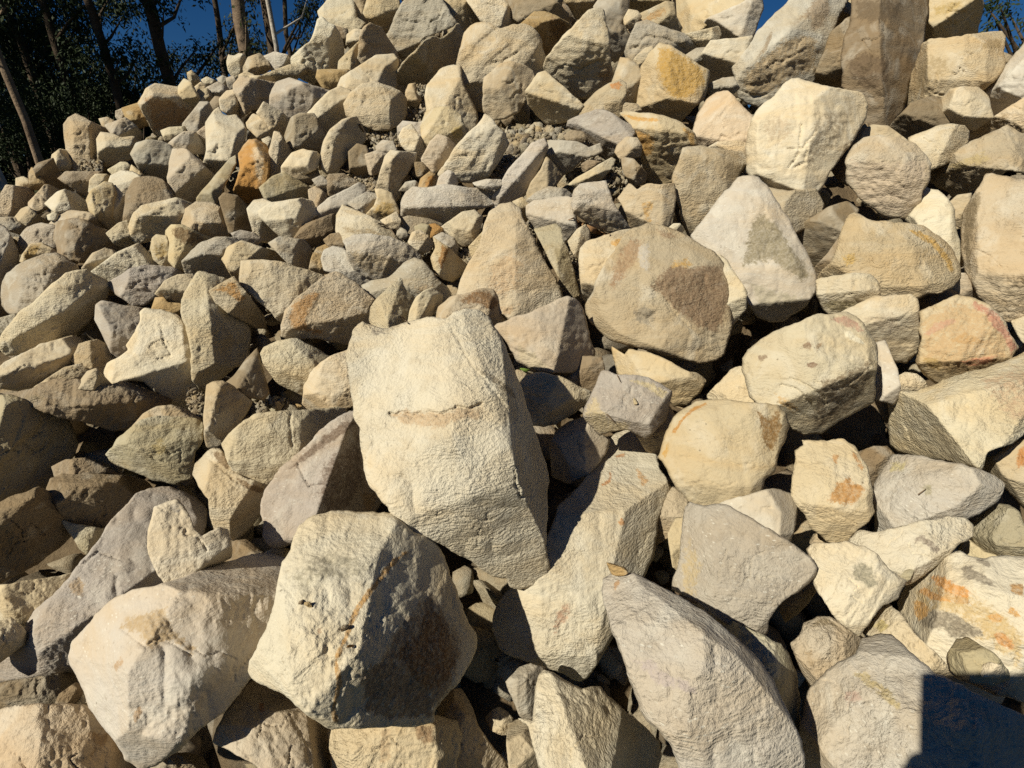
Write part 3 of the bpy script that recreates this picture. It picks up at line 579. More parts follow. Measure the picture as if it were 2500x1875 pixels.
c29 t 5|67,86 72,80 80,73 90,66 98,63 102,66 103,78 102,87 98,91 90,89 81,87 74,90 67,91|60,.1,.5|tan rock with a rusty tip above the lilac tabletop slab
c30 c 5|27,71 31,65 36,58 42,56 48,61 58,70 66,76 70,81 66,86 60,93 50,95 42,95 34,88 29,80|28,72,68,84,1.0|grey-cream rock with a shaded undercut over the darkest hollow
c31 t 4|102,87 103,80 112,81 117,88 110,91||small tan scrap under the gold-streaked block
c32 c 4|107,51 112,44 118,38 124,36 124,44 118,54 112,56|45,.1,.6|cream sliver leaning on the gold-streaked block
c33 t 5|141,136 146,122 148,115 152,114 170,115 186,117 198,118 196,126 190,138 184,147 176,155 168,168 160,178 153,181 148,172 146,166 145,158 141,146|5,.5,.7 275,.85,1.4|tall tan slab with a flat pale top edge and a crack
c34 h 4|168,114 175,110 190,109 199,112 201,119 186,120 172,119||peach stone showing behind the top of the tall tan slab
@G 1200 450
g1 t 6|75,100 74,94 76,88 80,82 84,70 90,60 96,52 103,40 110,35 120,32 132,33 142,38 152,42 162,48 172,54 178,62 182,74 184,88 184,108 182,118 178,130 172,135 160,137 150,135 138,132 125,128 115,126 104,123 92,119 84,112 78,106|95,113,178,121,.8 182,130,184,60,.9 95,115,80,80,.3|huge flat-faced tan boulder with a speckled brown patch
g2 c 4|68,60 69,50 74,45 84,41 96,37 110,35 106,48 98,60 92,74 88,84 80,91 75,92 71,88 69,76|180,.3,.3|cream rock with an orange smear hidden behind the huge flat-faced boulder
g3 c 5|168,50 182,61 190,72 196,83 195,95 190,102 184,109 178,98 172,70|60,.4,.8|tan lump showing at the side of the huge flat-faced boulder
g4 l 4|155,40 162,30 172,17 182,6 190,-3 198,-5 206,-4 212,2 220,14 228,28 236,42 244,55 250,72 250,80 244,90 234,98 226,104 214,105 204,101 196,88 188,72 178,60 168,52 158,46|200,92,246,86,1.2 244,90,214,20,.5|tall lilac-grey boulder crusted with olive grit
g5 k 6|3,112 6,108 16,104 30,100 42,95 50,90 58,88 64,89 69,96 72,105 75,118 79,128 78,134 70,138 66,143 60,145 50,144 35,144 20,136 14,122 6,113|48,142,60,90,1.15 10,115,48,143,.6|mauve-grey rock with a ridge and a dark side, next to the central boulder
g6 y 4|94,126 104,133 107,128 120,130 132,135 145,142 158,146 165,151 160,160 150,169 140,171 134,162 125,152 112,150 98,147 96,138|85,.2,.9|yellow-tan stone with an undercut lip below the huge flat-faced boulder
g10 l 6|63,15 65,6 69,1 80,-1 88,-1 90,5 92,14 98,24 103,31 107,36 96,38 88,36 78,31 70,26 65,22|100,-.05,.8|lilac rock with a sandy rippled front just above the dry leaf
g11 t 5|98,11 103,5 107,0 113,5 120,0 130,1 140,0 142,10 140,20 137,33 128,34 118,33 108,36 106,26 103,19|0,.5,.7|ochre-tan block with a scalloped top edge
g12 l 3|28,17 34,13 48,11 58,10 64,12 65,25 65,35 60,42 55,45 46,42 38,38 32,32 28,25||flat pinkish-grey slab under the arched stone
g13 g 5|27,13 36,6 44,3 56,4 62,9 50,12 44,16 36,13 30,17|90,.2,.9|arched grey-tan stone lying over the flat pinkish-grey slab
g14 v 5|34,36 40,34 50,32 54,35 55,44 58,50 61,60 66,75 68,84 63,86 58,78 50,67 45,55 40,45|10,.0,.9|long dirt-coated stake of rock beside the pear-shaped boulder
g15 c 5|60,44 66,36 72,32 75,36 75,43 70,49 67,57 63,52|15,-.1,1.0|small cream tooth of stone between the stake and the flat-faced boulder
g16 y 3|17,14 24,11 30,16 29,24 26,29 22,21||small yellowish stone touching the tip of the pear-shaped boulder
g17 p 6|137,34 141,31 145,31 148,35 145,38||white pebble perched behind the huge flat-faced boulder
@J 1200 900
j1 m 7|72,36 73,30 78,20 83,8 85,3 90,2 97,5 108,6 120,8 130,13 138,18 136,28 133,40 126,47 119,53 110,48 104,46 92,48 84,51 77,44|78,34,120,44,1.0 118,50,136,18,1.0 85,5,78,36,.5|lilac block with a flat speckled top and sandy sides
j2 c 4|22,12 28,5 40,4 50,6 60,10 70,15 76,18 75,25 66,32 57,38 50,42 40,44 30,43 26,30|60,.45,.8|cream rock half covered by the shadow of the central boulder
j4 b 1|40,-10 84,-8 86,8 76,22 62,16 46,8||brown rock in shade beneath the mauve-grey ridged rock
j5 k 2|46,60 50,48 60,42 70,38 76,42 84,51 91,54 89,62 83,71 76,80 60,88 48,82|0,.2,.8|brown-pink rock under the lilac speckled block, mostly shaded
j6 p 2|68,92 77,80 82,70 89,58 95,53 103,50 110,50 116,56 122,62 127,68 128,78 134,84 137,92 135,100 131,110 127,120 126,130 124,145 118,158 110,172 100,195 94,205 87,216 80,228 74,236 69,239 62,237 55,233 40,228 20,222 8,214 2,200 6,180 20,165 34,150 44,130 52,108|355,.8,.6 90,.85,.6|very long pale slab running down from the centre, partly in the central boulder's shadow
j10 y 4|137,128 142,117 150,116 151,130 149,145 147,156 140,151 138,140||yellow stone showing beside the large grey flecked rock
j11 y 6|130,68 134,58 138,46 142,38 150,31 158,27 168,26 180,25 195,27 210,28 220,29 226,35 228,45 225,55 220,66 218,78 210,85 208,93 204,98 195,98 188,102 178,107 165,107 155,105 150,98 143,90 138,80 134,73|216,90,226,30,1.0 140,88,210,92,.4 150,28,134,70,.4|big many-sided tan boulder with a rust-brown corner
j12 c 5|168,20 175,12 185,2 192,0 202,2 206,14 206,27 190,26 178,26 169,23|220,.2,.6|greenish-cream rock against the brown-spotted boulder
j13 g 7|150,108 154,104 165,107 175,106 184,108 196,115 210,123 222,130 235,138 245,145 250,153 248,161 238,170 228,176 220,182 214,192 213,202 208,208 198,205 185,200 172,190 160,182 148,174 140,170 142,160 146,148 147,130 148,118|206,198,244,158,1.1 165,107,172,190,.35|large grey flecked rock shaped like a shield
j14 t 1|126,38 136,30 142,40 134,60 128,66 120,62 112,50||tan rock in deep shade beside the many-sided tan boulder
j15 t 1|120,118 132,105 140,92 150,100 152,112 146,122 138,128 128,135||shaded ochre rock under the many-sided tan boulder
@H 600 900
h1 p 12|79,-5 82,-17 84,-28 88,-33 92,-35 98,-32 105,-29 112,-29 120,-32 130,-35 140,-37 155,-37 160,-41 170,-44 180,-43 187,-38 192,-30 197,-20 200,-12 204,-2 210,10 215,25 218,40 224,58 230,72 232,85 232,105 231,120 230,135 233,150 232,157 228,162 222,166 210,168 203,165 200,160 190,158 181,153 172,145 160,140 150,134 143,130 136,129 127,127 122,122 115,115 110,105 104,97 97,90 94,84 92,72 91,60 89,46 86,40 84,30 82,15 80,5|222,130,187,-38,1.8 213,62,160,-36,.45 150,112,215,100,.4 96,-25,108,95,.5|giant pale boulder in the middle of the picture
h2 c 5|-17,58 -12,50 -5,44 0,40 8,36 20,34 33,33 46,33 60,31 70,29 76,31 79,35 72,42 62,48 56,55 50,62 42,68 34,74 28,82 23,88 18,92 8,89 0,87 -8,80 -14,68|10,.4,.4 80,.6,.8|broad cream rock crossed by two shadows, left of the giant boulder
h3 m 6|13,105 16,95 22,84 30,76 38,68 48,60 56,50 66,42 76,36 86,32 92,42 95,52 97,70 100,86 106,97 102,106 95,113 85,115 70,117 58,120 48,126 42,131 36,134 24,138 17,133 14,128 15,118 13,110|50,122,80,45,1.2 30,128,60,120,.7|mauve rock with a pitted dark face beside the giant boulder
@L 600 1350
l1 p 12|27,18 30,8 36,0 38,-10 43,-20 52,-27 66,-30 80,-31 92,-29 104,-29 114,-29 122,-20 128,-15 138,-13 146,-6 151,3 154,12 158,22 160,30 165,42 168,50 175,60 176,72 172,84 166,94 160,103 150,111 146,118 144,128 130,132 110,133 85,134 68,134 62,133 50,125 42,118 36,112 28,107 18,101 8,97 4,90 5,82 10,72 17,60 22,45 25,30|86,130,90,76,.62 90,76,132,2,.62 146,2,30,22,.22 110,12,34,20,.35 50,128,150,128,1.5|large cream block with an ochre vein and a dark rust-brown face
l2 y 5|66,130 85,128 110,128 130,127 145,126 156,129 165,131 165,140 162,160 160,182 68,182 66,155 64,140|0,.6,.8|cream-yellow rock directly beneath the ochre-veined block
l3 t 3|148,116 158,106 167,105 174,118 180,135 186,146 195,155 203,166 207,180 155,180 152,150|20,-.2,.7|tan rock curving down into the dark gap by the ochre-veined block
l4 k 6|-24,146 -22,137 -14,122 -5,108 7,98 16,102 28,110 42,118 54,128 63,136 66,150 68,180 14,180 10,163 0,158 -12,151 -20,149|200,.5,.3|pinkish-tan slab in the lower foreground under the ochre-veined block
l5 c 2|186,128 190,123 195,120 201,123 205,128 205,133 203,139 197,139 190,136||small cream stone alone in the black gap at the bottom
@M 0 1350
m1 l 10|55,80 57,70 62,64 72,54 80,44 90,35 105,29 120,27 128,25 140,21 155,14 170,9 185,5 198,3 208,1 220,6 222,20 217,32 213,42 208,55 200,70 196,85 193,95 185,106 175,118 163,128 150,138 140,150 132,154 122,162 110,166 98,158 90,145 85,138 76,126 70,118 66,105 60,95 56,86|100,.75,.8 185,.6,.5 20,.3,.2|big lilac-grey boulder with a crumb-filled hollow, lower foreground
m2 h 6|-12,126 0,122 8,119 25,118 50,117 66,119 78,126 86,138 92,150 100,160 112,166 112,182 -12,182|200,.3,.2|rough pinkish rock in the lower corner
m3 d 4|105,170 120,163 133,155 145,155 155,158 160,166 162,182 105,182|90,.2,.6|crumbly tan rock at the bottom edge beside the lilac-grey boulder
m4 m 2|-12,92 0,80 10,72 18,66 22,54 30,42 42,32 52,22 60,12 68,2 78,-12 85,-24 95,-34 105,-44 112,-47 120,-49 130,-50 140,-45 150,-40 158,-33 157,-20 150,0 140,18 120,32 100,40 85,50 76,60 70,70 66,80 62,90 45,93 30,94 15,96 0,99 -12,104|55,.35,.6|long grey slab running diagonally behind the heart-shaped rock
m5 p 5|-12,52 0,54 8,51 16,57 21,64 18,70 8,77 -12,92|60,.2,.6|whitish wedge at the frame edge under the long grey slab
m6 c 3|-12,24 0,26 15,23 30,20 45,18 56,16 54,26 44,36 34,46 26,56 16,60 0,58 -12,56|90,.3,.4|dirty cream rock at the frame edge behind the long grey slab
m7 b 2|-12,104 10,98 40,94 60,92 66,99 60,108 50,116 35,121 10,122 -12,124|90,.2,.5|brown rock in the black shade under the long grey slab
m8 b 7|43,117 47,109 52,105 58,101 64,103 62,110 58,116 50,118||dark clod of earth beside the lilac-grey boulder
m9 c 6|58,117 62,108 66,102 72,112 72,121 62,121||cream stone tip between the earth clod and the lilac-grey boulder
@N 0 900
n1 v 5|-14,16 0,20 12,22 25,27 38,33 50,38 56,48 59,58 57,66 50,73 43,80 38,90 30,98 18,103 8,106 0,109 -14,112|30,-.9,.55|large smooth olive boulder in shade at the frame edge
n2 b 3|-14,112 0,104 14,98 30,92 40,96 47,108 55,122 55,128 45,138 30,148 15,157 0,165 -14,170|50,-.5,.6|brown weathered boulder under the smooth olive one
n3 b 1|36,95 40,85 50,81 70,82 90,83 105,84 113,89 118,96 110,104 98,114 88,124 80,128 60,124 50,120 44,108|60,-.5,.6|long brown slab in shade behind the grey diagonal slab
n4 v 0|48,117 60,121 80,124 84,128 76,137 70,144 62,138 55,128||olive-cream wedge between the brown slab and the diagonal grey one
n5 d 3|-8,19 10,18 25,16 32,12 45,8 62,9 70,14 85,13 92,10 100,8 108,9 115,8 119,13 125,16 131,23 130,27 122,33 110,40 98,47 85,47 75,43 62,40 52,38 38,35 25,29 12,24|85,.1,.8 10,.75,.8|long rugged tan ledge above the smooth olive boulder
n6 t 6|59,15 63,9 68,3 74,1 80,6 86,13 75,16|20,.1,.8|small tan peak of stone sitting on the rugged ledge
n7 v 3|82,66 92,54 102,46 108,41 120,38 135,39 150,38 157,43 155,54 150,66 147,84 135,88 118,85 98,76 86,71|92,60,148,80,1.2|hollowed olive-cream rock catching light in a dark pit
n8 t 1|104,44 112,35 122,30 132,29 142,32 154,39 148,46 120,46|90,.1,.8|tan rock behind the hollowed olive-cream one
n9 t 5|160,14 165,11 172,10 180,15 188,21 194,26 190,34 184,42 178,50 170,58 165,61 160,60 158,50 158,35 159,20|10,-.3,.7|tan triangular rock pointing down
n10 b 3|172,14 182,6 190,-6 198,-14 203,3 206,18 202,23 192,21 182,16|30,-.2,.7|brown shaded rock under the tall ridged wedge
n11 c 4|152,75 160,65 165,62 170,63 175,70 182,82 192,86 200,89 206,93 205,100 200,112 190,124 181,133 172,127 166,122 162,112 162,100 155,92 150,82|35,.35,.9|cream-grey rock with a dirt-filled cleft above the heart-shaped rock
n13 b 1|168,152 178,134 190,133 202,142 196,152 180,156||dark brown rock beneath the heart-shaped one
n14 y 3|196,152 203,144 212,139 225,140 228,150 220,158 208,158||small sandy stone below the mauve pitted rock
n15 p 12|118,115 120,108 128,105 138,102 143,107 147,116 150,124 155,130 160,126 168,122 175,124 178,132 177,145 170,150 160,152 150,158 140,164 134,167 128,165 122,158 118,148 115,138 115,125|138,166,176,138,1.3|pale heart-shaped rock with a notched top
n16 d 1|42,76 52,71 66,70 82,77 96,84 88,88 66,88 46,88||gritty ledge of earth in the shade by the smooth olive boulder
@K 1200 1350
k1 l 12|88,22 95,16 102,16 112,18 125,24 140,32 155,41 168,49 180,60 190,69 204,82 215,98 223,115 230,130 237,143 240,155 239,182 152,182 143,160 140,148 130,135 120,128 115,118 110,105 107,95 102,80 98,72 93,60 90,45 86,30|222,125,185,72,1.3 190,78,110,20,1.2|long smooth lilac slab in the foreground
k2 v 8|165,42 180,50 190,55 200,60 212,66 222,70 228,78 233,90 236,105 238,125 240,150 230,142 218,118 205,92 188,74 170,58|0,.3,.7|thin olive-tan slab squeezed behind the long smooth lilac one
k3 p 8|33,130 34,118 35,105 37,95 41,90 50,95 60,100 70,106 78,104 84,104 90,112 100,120 112,130 120,138 127,145 130,155 127,165 125,182 45,182 38,165 34,152 30,135 22,128 30,128|76,170,42,92,.75 85,165,80,110,1.6|pale faceted rock with a dark pitted side at the bottom edge
k6 g 5|12,100 22,90 30,87 40,90 37,102 35,120 30,130 22,124 16,112|0,.0,.8|grey rock in shade behind the pale faceted one
k7 t 4|14,132 24,128 32,138 38,155 42,182 16,182 12,150||tan rock in the black gap beside the pale faceted one
@O 1800 900
o1 p 1|122,22 123,8 130,4 138,5 144,10 148,20 140,26||small cream stone between the red-stained rock and the wide pale slab
o2 y 6|45,64 52,60 50,56 58,57 70,57 82,55 90,60 94,68 100,77 102,88 103,98 105,110 100,118 92,123 88,128 86,133 80,135 70,133 64,127 56,121 53,112 47,105 42,98 43,85 45,72|48,106,103,110,.6 100,122,100,70,.9|yellow-tan boulder with a rust blotch on its face
o3 l 6|106,95 108,88 114,78 120,67 130,68 145,69 160,72 175,75 188,79 198,83 205,90 203,98 195,106 180,114 165,120 150,124 130,127 108,128 107,110|80,.65,.8|pale lilac oval slab with a few weed stems on it
o4 b 3|92,66 105,61 115,61 121,68 114,80 109,92 103,96 100,80|45,.1,.7|small brown-grey rock between the rust-blotched boulder and the pale oval slab
o5 t 5|186,80 191,68 200,67 208,60 221,55 242,48 242,112 221,107 210,94 200,86|100,.3,.5|ochre rock with a rusty patch at the frame edge
o6 v 5|180,128 182,120 192,113 198,104 210,106 217,112 221,122 242,125 242,150 221,149 205,146 193,144 185,137|95,.3,.7|olive-grey weathered rock near the frame edge
o7 p 7|82,140 88,130 95,125 108,126 125,123 135,119 150,117 165,114 175,115 181,121 180,130 170,136 160,145 155,150 148,155 142,160 135,165 128,167 114,158 98,146|130,162,180,128,.9|long cream slab with a curved dark mark
o8 p 8|54,140 60,135 85,135 98,138 108,145 116,156 130,164 122,177 112,182 105,190 98,200 94,205 84,198 76,190 68,180 60,165 58,152|98,200,128,160,.9|flat cream rock with a round grey stain
o9 l 6|-16,106 -8,102 0,100 12,97 22,94 33,94 41,97 46,103 46,112 43,125 40,135 30,136 18,130 5,120|10,.5,.8|pale lilac rock behind the shield-shaped flecked one
o10 t 1|56,134 60,128 70,128 74,134 64,138||small tan stone beneath the rust-blotched boulder
@P 1800 1350
p1 l 8|48,150 50,132 52,120 56,108 62,100 70,92 80,85 92,79 97,68 108,64 118,64 128,72 140,84 150,92 165,100 190,112 221,125 244,135 244,184 48,184|215,.2,.25 330,.4,.3|big speckled lilac rock under the photographer's shadow
p2 k 6|42,70 50,62 52,55 62,50 72,50 80,55 90,62 98,67 100,76 90,86 78,94 68,101 60,108 54,98 48,86|200,.5,.3|pinkish-cream rock with a dirty top edge
p3 c 7|98,62 102,52 108,45 117,40 125,46 130,52 136,62 145,70 156,80 168,92 160,98 142,88 125,76 112,68|210,.5,.4|cream wedge between the grey-stained flat rock and the orange-blotched slab
p4 p 6|126,40 128,32 133,24 140,16 150,10 160,4 172,0 178,3 190,5 205,3 221,4 244,6 244,120 225,115 200,108 180,100 165,92 152,80 140,64 132,53 126,46|200,.6,.3|wide slab blotched with orange and brown
p5 v 10|163,78 170,67 178,66 188,71 198,78 208,90 209,97 195,102 175,98 165,90|60,.3,.6|olive-yellow chunk lying on the orange-blotched slab
p6 y 4|172,0 178,-12 184,-8 192,0 210,4 244,7 244,14 205,12 182,9||thin yellow slab under the olive-grey weathered rock
p7 t 4|34,34 45,26 56,21 61,27 54,38 47,46 38,52 34,44|45,.0,.8|rough tan stone in the shadow beside the shield-shaped rock
p8 p 11|187,88 195,85 202,87 206,92 202,96 190,95||white oval stone at the tip of the photographer's shadow
@D 1800 0
d1 l 6|0,62 -3,52 2,42 10,34 18,22 28,13 38,4 46,-8 90,-8 82,4 76,16 71,28 67,45 61,58 58,64 50,66 42,66 36,70 32,74 26,78 17,82 8,79 2,74 0,68|5,55,62,2,.62|slanted lilac-grey boulder with a sandy underside at the top of the pile
d2 b 7|88,10 90,-8 147,-8 146,10 144,25 142,38 138,48 134,60 131,72 128,84 122,90 118,97 108,98 98,101 92,100 92,80 86,72 81,66 82,58 80,42 84,28 88,20|100,100,112,-8,1.1 60,20,160,22,.2|towering dark dirt-crusted slab standing on end
d3 y 5|70,30 73,20 76,12 81,2 85,-8 92,-8 90,10 83,20 75,32||yellow sliver of rock between the slanted boulder and the towering slab
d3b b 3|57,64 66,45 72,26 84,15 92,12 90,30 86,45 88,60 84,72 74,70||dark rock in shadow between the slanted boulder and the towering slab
d4 y 5|142,33 145,15 147,-8 188,-8 190,5 187,15 184,27 172,30 155,33|55,.0,1.1|yellow-tan block at the top edge with a dark lower face
d5 y 6|131,78 133,66 138,52 142,38 144,33 160,30 178,28 195,26 203,25 206,28 205,40 205,53 200,60 190,67 180,72 170,74 160,77 150,80 133,82|5,.6,.5 90,.3,.4|square sandy-yellow block beside the towering dark slab
d6 c 8|154,82 158,76 165,70 175,68 185,69 192,75 195,84 196,90 190,94 182,99 172,95 165,93 157,88|90,.4,.9|smooth rounded cream rock next to the square sandy-yellow block
d6b l 7|184,70 200,60 212,46 221,34 232,22 246,14 246,72 221,77 208,87 197,95 192,90 188,78|110,.4,.6|smooth lilac boulder rising along the frame edge
d7 h 5|168,110 178,102 190,96 205,86 221,76 246,66 246,112 221,110 205,110 185,112||peach rock shelf under the smooth lilac boulder at the edge
d8 t 7|149,135 152,131 160,124 172,116 180,110 195,104 208,97 215,102 223,105 246,112 246,138 221,133 208,131 200,137 190,142 178,148 168,155 163,148 155,144 150,140|98,.15,1.1 20,.4,.4|tapering tan boulder pointing towards the pinkish front block
d9 c 6|132,107 145,102 155,98 165,96 175,97 178,102 177,112 170,120 160,126 150,131 145,140 142,145 140,130 136,118|30,.25,1.0|cream rock with a weathered grooved end behind the pinkish front block
d10 k 8|85,130 86,120 91,112 98,108 103,106 110,105 124,107 136,111 145,120 149,127 147,138 142,146 141,158 136,165 128,168 118,168 110,165 100,156 92,148 85,142|85,122,149,128,.28 140,158,147,120,.5|pinkish front block with a lilac top and rippled face
d11 t 6|94,108 100,100 105,97 116,98 124,105 132,110 142,120 128,120 112,116 98,114||tan rock behind the lilac top of the pinkish front block
d12 p 11|8,118 9,105 12,92 20,82 30,74 36,66 42,62 48,61 58,65 70,68 84,70 95,73 99,80 98,90 92,102 86,112 80,120 72,130 65,142 60,150 48,151 36,150 24,147 14,142 8,132|50,152,58,82,.5 98,80,30,78,.5 10,134,60,152,1.2|big white boulder with a chalky face high on the pile
d12b t 6|22,144 40,148 60,146 66,158 63,170 52,176 42,181 32,170|20,-.4,.8|shaded brown rock carrying the big white boulder
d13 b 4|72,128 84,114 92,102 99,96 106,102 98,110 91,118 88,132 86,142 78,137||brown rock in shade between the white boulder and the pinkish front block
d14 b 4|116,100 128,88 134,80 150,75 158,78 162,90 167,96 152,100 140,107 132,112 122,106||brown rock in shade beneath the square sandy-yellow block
@I 1800 450
i1 p 4|130,28 140,16 141,5 144,3 155,5 163,12 167,20 168,32 172,45 174,62 168,64 155,56 142,40|5,.45,.7|white-cream rock behind the big yellow oval one
i2 y 7|60,76 68,66 74,60 78,48 82,36 87,24 91,22 100,27 110,30 125,30 142,32 155,40 165,50 170,60 171,72 165,79 155,84 145,84 138,88 128,90 112,92 100,88 80,82|90,.55,.5 200,.7,.3|big yellow oval boulder with ochre growth lines
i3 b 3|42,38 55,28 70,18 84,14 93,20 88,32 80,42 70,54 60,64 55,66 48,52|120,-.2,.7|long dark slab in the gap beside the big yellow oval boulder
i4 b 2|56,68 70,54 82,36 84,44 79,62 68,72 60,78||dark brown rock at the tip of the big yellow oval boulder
i5 c 8|61,74 75,72 90,69 102,70 108,76 110,85 104,91 95,96 82,101 72,102 67,96 62,86|62,84,108,82,.8|greenish-cream brick-like rock in front of the yellow oval boulder
i6 c 7|72,104 82,99 95,92 108,87 122,86 133,86 138,90 140,105 141,120 138,130 130,137 122,137 116,132 108,126 98,116 85,108|94,110,138,97,.8 110,128,140,118,.8|grey-cream block with a shaded square end
i7 y 6|140,112 141,100 148,96 160,91 170,86 182,89 195,95 205,105 210,116 216,126 212,133 200,140 185,148 170,151 155,153 148,149 142,143 138,136 142,125 144,118|138,140,212,132,1.0 216,126,195,95,.4|yellow rock flushed with red and pink
i8 h 7|173,50 174,32 176,20 180,13 186,4 192,-6 197,-8 205,-5 221,-2 246,0 246,106 225,105 207,105 198,98 188,88 182,76 176,66|190,6,184,90,.9 186,70,246,80,.35|large peach boulder with a dirt-crusted side at the frame edge
i9 t 3|160,18 170,10 180,8 178,20 175,34 168,30||tan stone in the crack beside the large peach boulder
i10 b 2|134,92 150,86 165,80 172,86 162,94 148,99 140,103||brown rock in shade behind the red-flushed rock
i11 k 3|163,80 171,70 176,70 182,80 189,90 176,92 168,88||pinkish stone between the yellow oval and large peach boulders
i12 c 9|6,135 10,128 20,120 35,113 50,106 62,101 72,102 83,100 90,103 96,108 102,118 107,125 107,138 105,150 106,160 104,168 90,175 75,183 65,190 52,192 42,188 36,179 30,172 18,170 10,164 8,150 5,143|36,168,108,140,1.15 60,101,6,140,.3|brown-spotted cream boulder with a splintered underside
i13 l 6|98,150 103,138 107,124 114,122 117,132 122,142 125,155 124,163 120,168 114,167 104,164|180,.0,.6|grey-lilac stone beside the brown-spotted boulder
i14 c 8|118,173 119,161 126,160 140,160 150,156 160,152 175,148 190,143 205,138 221,130 246,122 246,187 221,190 210,200 200,203 193,205 191,212 188,219 175,216 165,213 150,211 135,209 125,205 119,201 118,187|200,.6,.25|very wide pale slab, flat and sunlit, under the red-flushed rock
i15 c 3|212,106 222,103 246,104 246,132 228,128 218,118||small cream rock at the frame edge below the large peach boulder
i16 b 1|112,176 106,166 116,164 124,170 122,184 116,188||small dark stone under the tip of the grey-lilac one
"""
